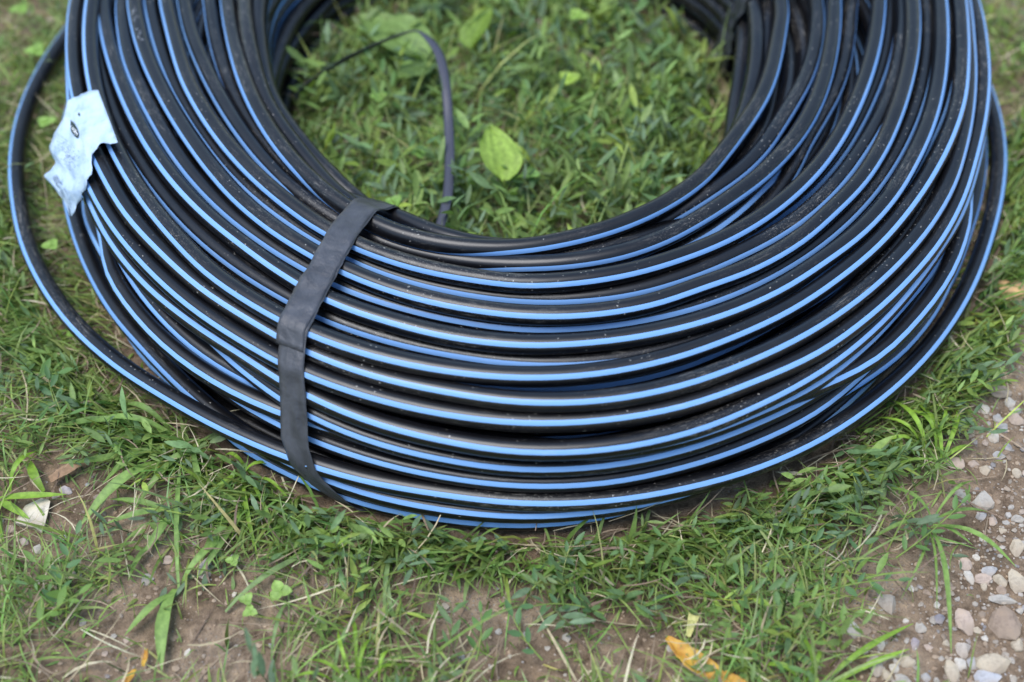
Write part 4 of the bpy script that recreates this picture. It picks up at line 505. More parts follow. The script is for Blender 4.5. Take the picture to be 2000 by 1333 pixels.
def leaf_arrays(pos, d, up, length, width, droop):
    n = len(length); d, s, u = frames(d, up)
    T_ = LT[None] * np.ones((n, 1, 1))
    x = T_[:, :, 0] * length[:, None]; y = T_[:, :, 1] * width[:, None]; z = T_[:, :, 2] * width[:, None] - droop[:, None] * (T_[:, :, 0] ** 2) * length[:, None]
    V = pos[:, None] + d[:, None] * x[..., None] + s[:, None] * y[..., None] + u[:, None] * z[..., None]
    F_ = []
    for i in range(n):
        b = i * len(LT); F_ += [[b + q for q in f] for f in LFACES]
    return V.reshape(-1, 3), F_

def sprig_paths(n, roots, lmin, lmax, pmin, pmax, keep_out=True):
    """n creeping stems: arrays of points (n, K, 3)"""
    K = 9
    L_ = nrng.uniform(lmin, lmax, n); az = nrng.uniform(0, 2 * np.pi, n); pitch = nrng.uniform(pmin, pmax, n); bend = nrng.normal(0, .9, n); rise = nrng.uniform(-.5, .7, n)
    if keep_out:
        a_, b_ = coil_range(roots[:, 0], roots[:, 1]); r_ = np.hypot(roots[:, 0] - CX, roots[:, 1]); out = np.arctan2(roots[:, 1], roots[:, 0] - CX)
        nearo, neari = (r_ > b_ - .02) & (r_ < b_ + .08), (r_ < a_ + .02) & (r_ > a_ - .08)
        az = np.where(nearo, out + nrng.normal(0, .55, n), np.where(neari, out + np.pi + nrng.normal(0, .55, n), az)); bend = np.where(nearo | neari, bend * .4, bend)
    P = roots.copy(); pts = [P.copy()]
    for k in range(1, K):
        t = k / (K - 1); a = az + bend * t; p = pitch + rise * t
        P = P + np.stack([np.cos(p) * np.cos(a), np.cos(p) * np.sin(a), np.sin(p)], 1) * (L_ / (K - 1))[:, None]
        P[:, 2] = np.maximum(P[:, 2], roots[:, 2] + 0.003)
        pts.append(P.copy())
    return np.stack(pts, 1), L_

def tube_path(pts, rad0, rad1, sides=4):
    pts = np.asarray(pts, float); n = len(pts); V = []; F_ = []
    for i, p in enumerate(pts):
        t = pts[min(i + 1, n - 1)] - pts[max(i - 1, 0)]; t /= np.linalg.norm(t) + 1e-9
        a = np.cross(t, (0, 0, 1.0)); a = a / (np.linalg.norm(a) + 1e-9) if np.linalg.norm(a) > 1e-4 else np.array((1., 0, 0)); b = np.cross(t, a)
        r = rad0 + (rad1 - rad0) * i / (n - 1)
        for k in range(sides):
            q = 2 * math.pi * k / sides
            V.append(p + (a * math.cos(q) + b * math.sin(q)) * r)
        if i:
            for k in range(sides):
                k2 = (k + 1) % sides; o0 = (i - 1) * sides; o1 = i * sides
                F_.append([o0 + k, o0 + k2, o1 + k2, o1 + k])
    return np.array(V), F_

def greens(n, base, var=.18, hue=.12):
    b = np.array(base)[None] * (1 + nrng.normal(0, var, (n, 1)))
    b = b * (1 + nrng.normal(0, hue, (n, 3)) * np.array([1.0, .35, .8]))
    return np.clip(b, .012, .7)

def zroots(xy):
    return np.array([(x, y, ground_z(x, y)) for x, y in xy])

def inside(x, y): return np.hypot(np.asarray(x) - CX, y) < 0.375
def fringe(n, lo, hi, inner=False):
    t = nrng.uniform(0, 2 * np.pi, n) if inner else nrng.uniform(-np.pi * .97, -.03, n)
    i, o = coil_range(CX + np.cos(t), np.sin(t)); r = (i - nrng.uniform(lo, hi, n)) if inner else (o + nrng.uniform(lo, hi, n))
    return np.stack([CX + r * np.cos(t), r * np.sin(t)], 1)
FR_OUT, FR_IN = fringe(2400, .0, .045), fringe(700, .0, .05, True)
# --- short grass -------------------------------------------------------------------------------------------------
_RK = spot(1985, 610, 60)
def w_grass(x, y):
    n = np.array([fnoise(a, b, 9.0, 3.0) for a, b in zip(x, y)])
    mix = np.clip(.65 - .45 * np.asarray(x) + .8 * n, .25, 1)
    return free_of_coil(x, y, .0) * (0.03 + .97 * lush(x, y) ** 1.3) * (1 - .93 * gravelly(x, y)) * mix * np.where(inside(x, y), .6, 1) * np.where(np.hypot(np.asarray(x) - _RK[0], np.asarray(y) - _RK[1]) < _RK[2], .15, 1)
xy = scatter(30000, w_grass); n = len(xy); rt_ = zroots(xy)
ins = inside(xy[:, 0], xy[:, 1])
length = nrng.gamma(4.0, .0155, n) * np.where(ins, 1.15, .9) * (0.5 + .5 * lush(xy[:, 0], xy[:, 1]))
length = np.clip(length, .015, .19)
rr = np.hypot(xy[:, 0] - CX, xy[:, 1]); near = (rr > .55) & (rr < .70); length[near] = np.minimum(length[near], .05)
az = nrng.uniform(0, 2 * np.pi, n)
out_az = np.arctan2(xy[:, 1], xy[:, 0] - CX)
az = np.where((rr > .55) & (rr < .72), out_az + nrng.normal(0, .8, n), az)
az = np.where((rr < .375) & (rr > .30), out_az + np.pi + nrng.normal(0, .9, n), az)
az = np.where(rr > .75, az, az)
V, Fc, nv = blade_arrays(rt_, az, nrng.uniform(.55, 1.45, n), length, nrng.gamma(4, .00044, n) + .0005, nrng.uniform(.2, 1.9, n), nrng.normal(0, .35, n))
tint = greens(n, (.192, .278, .072), .28); pale = nrng.uniform(size=n) < .2; tint[pale] = greens(pale.sum(), (.33, .37, .14))
tips = np.repeat(tint, nv, 0)
fxy = np.concatenate([fringe_pts for fringe_pts in (FR_OUT, FR_IN)]); m = len(fxy); fr_ = zroots(fxy)
fo = np.arctan2(fxy[:, 1], fxy[:, 0] - CX) + np.where(np.hypot(fxy[:, 0] - CX, fxy[:, 1]) < .5, np.pi, 0) + nrng.normal(0, .8, m)
V2, F2, nv2 = blade_arrays(fr_, fo, nrng.uniform(.75, 1.4, m), nrng.uniform(.025, .075, m), nrng.gamma(6, .00055, m) + .001, nrng.uniform(.3, 1.6, m), nrng.normal(0, .35, m))
V2k = len(V); V = np.concatenate([V, V2]); Fc = Fc + [[q + V2k for q in f] for f in F2]; tips = np.concatenate([tips, np.repeat(greens(m, (.165, .245, .06)), nv2, 0)])
grass = tinted_mesh('grass', V, Fc, tips, MAT_LEAF); grass['kind'] = 'stuff'; grass['label'] = 'short green grass growing in and around the coil'
# --- dead straw and roots ------------------------------------------------------------------------------------------
def w_straw(x, y):
    return free_of_coil(x, y, .0) * (0.18 + .82 * lush(x, y)) * (1 - .8 * gravelly(x, y))
xy = scatter(6500, w_straw); n = len(xy); rt_ = zroots(xy); rt_[:, 2] += nrng.uniform(0, 1, n) ** 2 * .03
V, Fc, nv = blade_arrays(rt_, nrng.uniform(0, 2 * np.pi, n), nrng.uniform(-.1, .45, n), nrng.gamma(4, .010, n) + .01, nrng.gamma(5, .00026, n) + .0005, nrng.uniform(-.2, .7, n), nrng.normal(0, .7, n))
tint = np.array([(.40, .33, .21), (.27, .20, .14), (.48, .42, .29), (.19, .13, .095)])[nrng.integers(0, 4, n)] * (1 + nrng.normal(0, .15, (n, 1)))
straw = tinted_mesh('dead_grass', V, Fc, np.repeat(np.clip(tint, .02, .6), nv, 0), MAT_STRAW); straw['kind'] = 'stuff'; straw['label'] = 'dry dead grass stalks lying on the soil'
# --- low weeds with small pointed leaves ---------------------------------------------------------------------------
def w_weed(x, y):
    n = np.array([fnoise(a, b, 6.0, 8.0) for a, b in zip(x, y)])
    mix = np.clip(.62 + .55 * np.asarray(x) + .9 * n + .3 * inside(x, y), .12, 1)
    return free_of_coil(x, y, .0) * lush(x, y) ** 2.4 * np.where(inside(x, y), 1, .62) * (1 - gravelly(x, y)) * mix
NW = 1900
xy = np.concatenate([scatter(NW - 400, w_weed), fringe(240, .0, .05), fringe(160, .0, .04, True)]); rt_ = zroots(xy); ins = inside(xy[:, 0], xy[:, 1])
paths, Ls = sprig_paths(NW, rt_, .035, .11, .15, 1.25)
pf, lf = sprig_paths(400, rt_[-400:], .025, .055, .6, 1.3); paths[-400:] = pf; Ls[-400:] = lf
CLEAR = [spot(1985, 610, 75), spot(760, 60, 70), spot(815, 130, 45), spot(935, 60, 45), spot(978, 330, 60), spot(1115, 175, 22)]
SV, SF, sb = [], [], 0; LP, LD, LU, LL, LW, LR, LTt = [], [], [], [], [], [], []; stint = []
for i in range(NW):
    p = paths[i]
    if hits_coil(p, .0): continue
    if any((p[0, 0] - q[0]) ** 2 + (p[0, 1] - q[1]) ** 2 < q[2] ** 2 for q in CLEAR): continue
    v, f = tube_path(p[::2], .0008, .0005, 3); SV.append(v); SF += [[q + sb for q in g] for g in f]; sb += len(v)
    base_t = (np.array((1.25, 1.15, .8)) if rnd.random() < .22 else 1.0) * np.array([(.135, .225, .088), (.17, .268, .072), (.138, .212, .115), (.215, .31, .085)][rnd.randrange(4)]) * rnd.uniform(.75, 1.2)
    stint += [tuple(base_t * np.array((1.5, 1.15, 1.0)))] * len(v)
    m = max(4, int(Ls[i] / .010)); sc = rnd.uniform(.75, 1.3) * (1.42 if ins[i] else 1.0)
    for q in range(m):
        t = (q + 1) / m * (len(p) - 1); a = min(int(t), len(p) - 2); pos = p[a] + (p[a + 1] - p[a]) * (t - a); dr = p[a + 1] - p[a]; dr = dr / np.linalg.norm(dr)
        sd = np.cross(dr, (0, 0, 1.)); sd /= np.linalg.norm(sd) + 1e-9
        d_ = dr * rnd.uniform(.35, 1.0) + sd * (1 if q % 2 else -1) * rnd.uniform(.5, 1.0) + np.array((0, 0, rnd.uniform(-.15, .55)))
        LP.append(pos); LD.append(d_); LU.append((rnd.gauss(0, .35), rnd.gauss(0, .35), 1.0))
        LL.append(sc * rnd.uniform(.013, .024)); LW.append(LL[-1] * rnd.uniform(.20, .36)); LR.append(rnd.uniform(-.05, .35))
        LTt.append(base_t * rnd.uniform(.8, 1.25))
V, Fc = leaf_arrays(np.array(LP), np.array(LD), np.array(LU), np.array(LL), np.array(LW), np.array(LR))
V[:, 2] = np.maximum(V[:, 2], .0)
tint = np.repeat(np.clip(np.array(LTt), .01, .6), len(LT), 0)
nst = sb
allV = np.concatenate([np.concatenate(SV), V]); allF = SF + [[q + nst for q in f] for f in Fc]
allT = np.concatenate([np.clip(np.array(stint), .01, .6), tint])
weeds = tinted_mesh('low_weeds', allV, allF, allT, MAT_LEAF); weeds['kind'] = 'stuff'; weeds['label'] = 'carpet of low creeping weeds with small pointed leaves'
# --- fine gravel ---------------------------------------------------------------------------------------------------
def stone_material():
    m, N, L, P = node_mat('weathered_stone')
    a = N.new('ShaderNodeAttribute'); a.attribute_name = 'tint'
    info = N.new('ShaderNodeObjectInfo'); tc = N.new('ShaderNodeTexCoord')
    n = tex_noise(N, 130, 5, .65); L.new(tc.outputs['Object'], n.inputs['Vector'])
    r = ramp(N, [(0.28, (.55, .52, .5)), (0.5, (1, 1, 1)), (0.75, (1.25, 1.2, 1.1))]); L.new(n.outputs[0], r.inputs[0])
    n2 = tex_noise(N, 30, 3); L.new(tc.outputs['Object'], n2.inputs['Vector'])
    r2 = ramp(N, [(0.38, (.12, .12, .12)), (0.65, (.7, .7, .7))]); L.new(n2.outputs[0], r2.inputs[0])
    c = mixc(N, L, 1.0, a.outputs['Color'], r.outputs[0], 'MULTIPLY')
    c = mixc(N, L, r2.outputs[0], c, (.27, .205, .15))
    L.new(c, P.inputs['Base Color']); P.inputs['Roughness'].default_value = .88; P.inputs['Specular IOR Level'].default_value = .25
    b = N.new('ShaderNodeBump'); b.inputs['Strength'].default_value = .5; b.inputs['Distance'].default_value = .0012; L.new(n.outputs[0], b.inputs['Height']); L.new(b.outputs[0], P.inputs['Normal'])
    return m
MAT_STONE = stone_material()
STONE_TINTS = [(.40, .36, .31), (.34, .30, .25), (.45, .42, .38), (.30, .29, .29), (.38, .31, .24), (.26, .25, .26), (.42, .35, .30), (.22, .17, .13), (.50, .46, .40)]
def ico(sub):
    bm = bmesh.new(); bmesh.ops.create_icosphere(bm, subdivisions=sub, radius=1.0)
    v = np.array([q.co[:] for q in bm.verts]); f = [[q.index for q in g.verts] for g in bm.faces]; bm.free(); return v, f
ICO1, ICO2 = ico(1), ico(2)
def stone_shape(sub, seed, sx, sy, sz, cuts=7):
    """angular pebble: a sphere cut flat by random planes"""
    rg = np.random.default_rng(seed); v = (ICO1 if sub == 1 else ICO2)[0].copy()
    for _ in range(cuts):
        nn = rg.normal(size=3); nn /= np.linalg.norm(nn); h = rg.uniform(.45, .8)
        dd = v @ nn; k = dd > h; v[k] -= nn[None] * (dd[k] - h)[:, None]
    v += rg.normal(0, .02, v.shape)
    v /= np.abs(v).max(0)
    return v * np.array([sx, sy, sz]) / 2
def w_grav(x, y):
    return free_of_coil(x, y, .01) * np.clip(1.05 * gravelly(x, y) + .10 * (1 - lush(x, y)) + .012, 0, 1)
xy = scatter(13000, w_grav); V, Fc, tt = [], [], []; b0 = 0
fz = ICO1[1]
for i, (x, y) in enumerate(xy):
    s = .0016 + rnd.expovariate(1 / .0016); s = min(s, .009)
    v = stone_shape(1, i % 40, s * rnd.uniform(.8, 1.5), s, s * rnd.uniform(.5, .9), 5)
    a = rnd.uniform(0, 6.28); ca, sa = math.cos(a), math.sin(a)
    v = np.stack([v[:, 0] * ca - v[:, 1] * sa + x, v[:, 0] * sa + v[:, 1] * ca + y, v[:, 2] + ground_z(x, y) + s * .15], 1)
    V.append(v); Fc += [[q + b0 for q in f] for f in fz]; b0 += len(v); tt += [np.array(STONE_TINTS[rnd.randrange(9)]) * rnd.uniform(.6, 1.15)] * len(v)
xy = scatter(8000, lambda x, y: free_of_coil(x, y, .01) * np.clip(.12 + .9 * (1 - lush(x, y)) + .5 * gravelly(x, y), 0, 1))
for i, (x, y) in enumerate(xy):
    s = min(.0014 + rnd.expovariate(1 / .0012), .007); v = stone_shape(1, 50 + i % 40, s * rnd.uniform(.9, 1.4), s, s * .7, 3)
    V.append(v + np.array((x, y, ground_z(x, y) + s * .1))); Fc += [[q + b0 for q in f] for f in fz]; b0 += len(v); tt += [np.array([(.33, .235, .16), (.25, .175, .115), (.42, .315, .22)][i % 3]) * rnd.uniform(.75, 1.15)] * len(v)
gravel = tinted_mesh('gravel', np.concatenate(V), Fc, np.array(tt), MAT_STONE, smooth=False); gravel['kind'] = 'stuff'; gravel['label'] = 'fine gravel and grit scattered over the soil'

# ------------------------------------------------------------------ tape bound round the coil (a part of it)
def tape_material():
    m, N, L, P = node_mat('woven_dark_tape')
    uv = N.new('ShaderNodeUVMap'); w1 = N.new('ShaderNodeTexWave'); w1.inputs['Scale'].default_value = 420; w1.bands_direction = 'X'
    w2 = N.new('ShaderNodeTexWave'); w2.inputs['Scale'].default_value = 420; w2.bands_direction = 'Y'
    for w in (w1, w2): L.new(uv.outputs[0], w.inputs['Vector'])
    n = tex_noise(N, 45, 4); L.new(uv.outputs[0], n.inputs['Vector'])
    r = ramp(N, [(0.3, (.026, .027, .033)), (0.7, (.060, .062, .072))]); L.new(n.outputs[0], r.inputs[0])
    L.new(r.outputs[0], P.inputs['Base Color']); P.inputs['Roughness'].default_value = .36; P.inputs['Specular IOR Level'].default_value = .5
    ad = N.new('ShaderNodeMath'); ad.operation = 'ADD'; L.new(w1.outputs[0], ad.inputs[0]); L.new(w2.outputs[0], ad.inputs[1])
    b = N.new('ShaderNodeBump'); b.inputs['Strength'].default_value = .25; b.inputs['Distance'].default_value = .0003; L.new(ad.outputs[0], b.inputs['Height'])
    n2 = tex_noise(N, 60, 3); L.new(uv.outputs[0], n2.inputs['Vector'])
    b2 = N.new('ShaderNodeBump'); b2.inputs['Strength'].default_value = .6; b2.inputs['Distance'].default_value = .003; L.new(n2.outputs[0], b2.inputs['Height']); L.new(b.outputs[0], b2.inputs['Normal'])
    L.new(b2.outputs[0], P.inputs['Normal'])
    return m
MAT_TAPE = tape_material()

def station(th_deg):
    """centres (r, z) of all turns at angle th"""
    t = (th_deg % 360) / 360 * 48; i = int(t) % 48; f = t - int(t)
    return np.array([(r[i] * (1 - f) + r[(i + 1) % 48] * f, z[i] * (1 - f) + z[(i + 1) % 48] * f) for r, z in TURNS])

def convex_hull(p):
    p = sorted(map(tuple, p))
    def half(pts):
        h = []
        for q in pts:
            while len(h) > 1 and (h[-1][0] - h[-2][0]) * (q[1] - h[-2][1]) - (h[-1][1] - h[-2][1]) * (q[0] - h[-2][0]) <= 0: h.pop()
            h.append(q)
        return h
    a, b = half(p), half(p[::-1]); return np.array(a[:-1] + b[:-1])

def hull_radius(th_deg, psis, cen, keep=None, off=0.0012):
    c = station(th_deg)
    if keep is not None: c = c[keep(c)]
    q = np.linspace(0, 2 * np.pi, 24, endpoint=False)
    pts = (c[:, None] + (PIPE_D / 2 + off) * np.stack([np.cos(q), np.sin(q)], -1)[None]).reshape(-1, 2)
    h = convex_hull(pts); h2 = np.roll(h, -1, 0); out = []
    for p in psis:
        d_ = np.array((math.cos(p), math.sin(p))); best = 0
        for a, b in zip(h, h2):
            e = b - a; det = -d_[0] * e[1] + d_[1] * e[0]
            if abs(det) < 1e-12: continue
            w = a - cen; t = (-w[0] * e[1] + w[1] * e[0]) / det; s = (d_[0] * w[1] - d_[1] * w[0]) / det
            if t > 0 and -1e-6 <= s <= 1 + 1e-6: best = max(best, t)
        out.append(best)
    return np.array(out)

def tape_band(name, table, width, seed, ragged=.0012, wrinkle=.0009, label=None, taper=None, span=None, lift=0.0, parent=None):
    """band wound once round the bundle; table: (angle round the section, angle round the coil) in degrees"""
    NP, NCOL = 150, 9
    psi = np.radians(np.linspace(-180, 180, NP, endpoint=False))
    tb = np.array(table, float); thc = np.interp(np.degrees(psi), tb[:, 0], tb[:, 1])
    rg = np.random.default_rng(seed); cen = np.array((.480, .090))
    ths = np.arange(math.floor(thc.min()) - 4, math.ceil(thc.max()) + 5, 1.0)
    H = np.array([hull_radius(t, psi, cen) for t in ths])
    edge = [np.convolve(np.r_[rg.normal(0, 1, NP + 8)], np.ones(5) / 5, 'same')[4:NP + 4] * ragged for _ in range(2)]
    V = []; UV = []
    for i in range(NP):
        for j in range(NCOL):
            u = j / (NCOL - 1) - .5
            wv = (width if taper is None else width * np.interp(math.degrees(psi[i]), taper[0], taper[1])) * u + (edge[0][i] if j == 0 else edge[1][i] if j == NCOL - 1 else 0)
            r_mid = cen[0] + 0.2 * math.cos(psi[i])
            t = thc[i] + math.degrees(wv / (cen[0] + .13 * math.cos(psi[i])))
            f = np.clip((t - ths[0]), 0, len(ths) - 1.001); k = int(f); R_ = H[k, i] * (1 - (f - k)) + H[k + 1, i] * (f - k)
            R_ += wrinkle * mnoise.noise(Vector((psi[i] * 9 + seed, u * 3.0, seed))) + wrinkle * .6 * (2.4 if -35 < math.degrees(psi[i]) < 36 else 1) * mnoise.noise(Vector((psi[i] * 4 - seed, u * 9.0, 2.0))) + .0006 + lift
            r, z = cen[0] + R_ * math.cos(psi[i]), max(cen[1] + R_ * math.sin(psi[i]), .0005)
            a = math.radians(t); V.append((CX + r * math.cos(a), r * math.sin(a), z)); UV.append((i * .006, u * width))
    V = np.array(V); Fc = []; uvs = []
    for i in range(NP):
        if span and not span[0] <= math.degrees(psi[i]) <= span[1]: continue
        for j in range(NCOL - 1):
            a, b, c, dd = i * NCOL + j, ((i + 1) % NP) * NCOL + j, ((i + 1) % NP) * NCOL + j + 1, i * NCOL + j + 1
            Fc.append([a, dd, c, b]); u0, v0 = UV[a]; u1 = u0 + .006; v1 = UV[dd][1]
            uvs += [(u0, v0), (u0, v1), (u1, v1), (u1, v0)]
    o = mesh_obj(name, V, Fc, MAT_TAPE, parent or coil, uvs=uvs)
    sm = o.modifiers.new('thickness', 'SOLIDIFY'); sm.thickness = .0003; sm.offset = 0
    if label: o['label'] = label
    return o
TT = [(-180, -114), (-90, -109), (-50, -102.5), (-30, -104.8), (-22, -107.6), (-12, -110.2), (0, -111.7), (25, -112.8), (45, -114.0), (90, -115.3), (140, -117.2), (180, -115)]
front_tape = tape_band('binding_tape', TT, .0315, 5, wrinkle=.0022,
          label='dark grey cloth tape wound tightly round the front of the coil')
tape_band('tape_overlap', [(a, b - .25) for a, b in TT], .0325, 6, wrinkle=.0014, span=(37, 150), lift=.0012, parent=front_tape)
tape_band('binding_tape', [(-180, 24), (-90, 26), (0, 24), (90, 21), (140, 18.5), (165, 19.5), (180, 24)], .052, 9, ragged=.004, wrinkle=.006,
          label='crumpled black tape round the far right part of the coil')

# ------------------------------------------------------------------ torn paper label glued to the outer turns (a part of the coil)
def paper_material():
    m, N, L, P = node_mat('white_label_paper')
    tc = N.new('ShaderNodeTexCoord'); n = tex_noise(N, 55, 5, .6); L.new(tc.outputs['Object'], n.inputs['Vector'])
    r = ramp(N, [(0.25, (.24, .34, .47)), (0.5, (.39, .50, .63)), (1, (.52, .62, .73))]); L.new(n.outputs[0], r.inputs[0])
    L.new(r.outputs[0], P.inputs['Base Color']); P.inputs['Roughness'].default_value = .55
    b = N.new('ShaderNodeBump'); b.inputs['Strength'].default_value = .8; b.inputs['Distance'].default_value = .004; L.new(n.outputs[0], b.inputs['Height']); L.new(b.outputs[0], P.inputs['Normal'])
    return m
def plain_material(name, col, rough=.6):
    m, N, L, P = node_mat(name)
    tc = N.new('ShaderNodeTexCoord'); n = tex_noise(N, 220, 3); L.new(tc.outputs['Object'], n.inputs['Vector'])
    r = ramp(N, [(0.3, tuple(c * .8 for c in col)), (0.7, tuple(c * 1.15 for c in col))]); L.new(n.outputs[0], r.inputs[0])
    L.new(r.outputs[0], P.inputs['Base Color']); P.inputs['Roughness'].default_value = rough
    return m
MAT_PAPER, MAT_INK, MAT_WHITE, MAT_GREYINK = paper_material(), plain_material('dark_green_ink', (.012, .03, .035)), plain_material('white_print', (.8, .82, .84)), plain_material('blue_grey_ink', (.16, .21, .30))
LB = [  # sections of the sheet: photo position and height of either edge (heights in pipe diameters)
    ((192, 177, 8.35), (230, 278, 8.5)), ((158, 182, 8.1), (199, 281, 8.3)), ((132, 200, 7.6), (179, 298, 8.0)), ((116, 246, 6.9), (180, 331, 7.6)), ((93, 289, 6.1), (172, 352, 7.2)),
    ((110, 318, 5.8), (165, 372, 6.6)), ((85, 344, 5.2), (158, 387, 6.1)), ((105, 368, 4.9), (150, 402, 5.4)), ((123, 389, 4.5), (143, 418, 4.8)), ((136, 421, 4.2), (140, 423, 4.3))]
NSX, NVX = 54, 14
def lb_px(s, v):
    i = min(int(s), len(LB) - 2); f = s - i
    a = np.array(LB[i][0]) * (1 - f) + np.array(LB[i + 1][0]) * f; b = np.array(LB[i][1]) * (1 - f) + np.array(LB[i + 1][1]) * f
    v2 = v + (.022 * math.sin(s * 4.3) + .006 * math.sin(s * 13.1 + 1)) * (2 * v - 1) ** 3
    p = a * (1 - v2) + b * v2
    p[2] += (.10 * math.sin(v * 9 + s * 1.3) + .07 * math.sin(v * 17 - s * 2.1)) * min(1, s / 2)
    return p
def lb_point(s, v, lift=0.0):
    p = lb_px(s, v); q = np.array(ground_point(p[0], p[1], p[2] * .0235)); return q
V = [lb_point(i / (NSX - 1) * (len(LB) - 1), j / (NVX - 1)) for i in range(NSX) for j in range(NVX)]
Fc = [[i * NVX + j, (i + 1) * NVX + j, (i + 1) * NVX + j + 1, i * NVX + j + 1] for i in range(NSX - 1) for j in range(NVX - 1)]
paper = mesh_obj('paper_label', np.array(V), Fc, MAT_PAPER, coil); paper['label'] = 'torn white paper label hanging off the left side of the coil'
sm = paper.modifiers.new('thickness', 'SOLIDIFY'); sm.thickness = .0003
_S = np.array([(s, v, *lb_px(s, v)[:2]) for s in np.linspace(0, 9, 181) for v in np.linspace(0, 1, 61)])
def lb_at(px, py, lift=.0006):
    k = np.argmin((_S[:, 2] - px) ** 2 + (_S[:, 3] - py) ** 2); s, v = _S[k, :2]
    for _ in range(4):
        f0 = lb_px(s, v)[:2]; J = np.stack([(lb_px(min(s + .02, 8.99), v)[:2] - lb_px(max(s - .02, 0), v)[:2]) / .04, (lb_px(s, min(v + .02, 1))[:2] - lb_px(s, max(v - .02, 0))[:2]) / .04], 1)
        ds = np.linalg.lstsq(J, np.array((px, py)) - f0, rcond=None)[0]; s = float(np.clip(s + ds[0], .05, 8.95)); v = float(np.clip(v + ds[1], .03, .97))
    e = .03; p = lb_point(s, v); a = lb_point(min(s + e, 9), v) - lb_point(max(s - e, 0), v); b = lb_point(s, min(v + e, 1)) - lb_point(s, max(v - e, 0))
    n_ = np.cross(a, b); n_ /= np.linalg.norm(n_) + 1e-9
    if n_ @ (np.array(CAM_POS) - p) < 0: n_ = -n_
    return p + n_ * lift
def decal(name, polys, mat, lift):
    V, Fc = [], []
    for poly in polys:
        b = len(V); V += [lb_at(x, y, lift) for x, y in poly]; Fc.append(list(range(b, b + len(poly))))
    return mesh_obj(name, np.array(V), Fc, mat, paper, smooth=False)
decal('logo', [[(139.5, 235), (147, 242), (152, 252), (155.5, 262), (155, 268), (151.5, 271.5), (146, 266), (140.5, 257), (139.5, 248)]], MAT_INK, .0012)
def bar(x0, y0, x1, y1, w):
    dx, dy = x1 - x0, y1 - y0; l = math.hypot(dx, dy); nx_, ny_ = -dy / l * w / 2, dx / l * w / 2
    return [(x0 + nx_, y0 + ny_), (x1 + nx_, y1 + ny_), (x1 - nx_, y1 - ny_), (x0 - nx_, y0 - ny_)]
decal('lettering', [bar(141.2, 249.5, 142.6, 246.6, 1), bar(143, 253, 146.2, 249.5, 1.1), bar(143, 253, 147.5, 253.5, 1.0), bar(144.6, 256, 148.6, 252.2, 1.1), bar(146, 259, 150, 254.8, 1.1), bar(146, 259, 151, 258.4, 1.0),
                    bar(148, 261.6, 151.6, 257.6, 1.1), bar(150, 263.4, 152.6, 260.6, 1.1), bar(151.6, 266, 153.8, 262.4, 1.2)], MAT_WHITE, .0017)
bars = []; k = 0.0
while k < 1:
    w = rnd.choice((.6, .9, 1.3)); x, y = 102.6 + 22 * k, 347.5 + 39 * k
    if not .52 < k < .64: bars.append(bar(x, y, x + 9.5, y - 5.5, w))
    k += (w + .9) / 40
decal('barcode', bars, MAT_GREYINK, .0010)
dots = []
for _ in range(120):
    u, v = rnd.gauss(0, 1), rnd.gauss(0, 1); x, y = 137 + 13 * u * .8 + 3 * v, 306 + 19 * v * .7 + 5 * u
    if 100 < x < 164 and 262 < y < 345: dots.append(bar(x, y, x + rnd.uniform(.6, 2.4), y + rnd.uniform(-.6, 1.2), rnd.uniform(.5, 1.2)))
for row in range(5):
    for q in range(7):
        x, y = 112 + q * 3.4 + row * .6, 262 + row * 7 + q * 2.4; dots.append(bar(x, y, x + rnd.uniform(1.2, 2.6), y + rnd.uniform(.6, 1.6), .6))
decal('small_print', dots, MAT_GREYINK, .0010)
decal('torn_hole', [[(152.6, 224), (155, 220), (157, 224), (157, 227.5), (154.5, 227.5)]], MAT_INK, .0007)

# faint white printing along one of the left-hand turns
turn5, r5, z5, ns5 = PRINTED
V, Fc = [], []
for px_, py_ in [(265 + q * .16, 24 + q) for q in range(0, 60, 4) if not 22 < q < 34]:
    g = ground_point(px_ + 2, py_, .185); t0 = math.atan2(g.y, g.x - CX)
    for _ in range(rnd.choice((1, 2, 2))):
        t = t0 + rnd.uniform(-.002, .002); i = int((t % (2 * math.pi)) / (2 * math.pi) * ns5) % ns5; dt, da = rnd.choice(((.0030, .05), (.0012, .16), (.0018, .09))); a = math.radians(100) + rnd.uniform(-.12, .12); b = len(V)
        for tt2, aa in ((t, a), (t + dt, a), (t + dt, a + da), (t, a + da)):
            R_ = PIPE_D / 2 + .0004; rr_ = r5[i] + R_ * math.cos(aa); V.append((CX + rr_ * math.cos(tt2), rr_ * math.sin(tt2), z5[i] + R_ * math.sin(aa)))
        Fc.append([b, b + 1, b + 2, b + 3])
mesh_obj('printed_marking', np.array(V), Fc, MAT_WHITE, turn5, smooth=False)

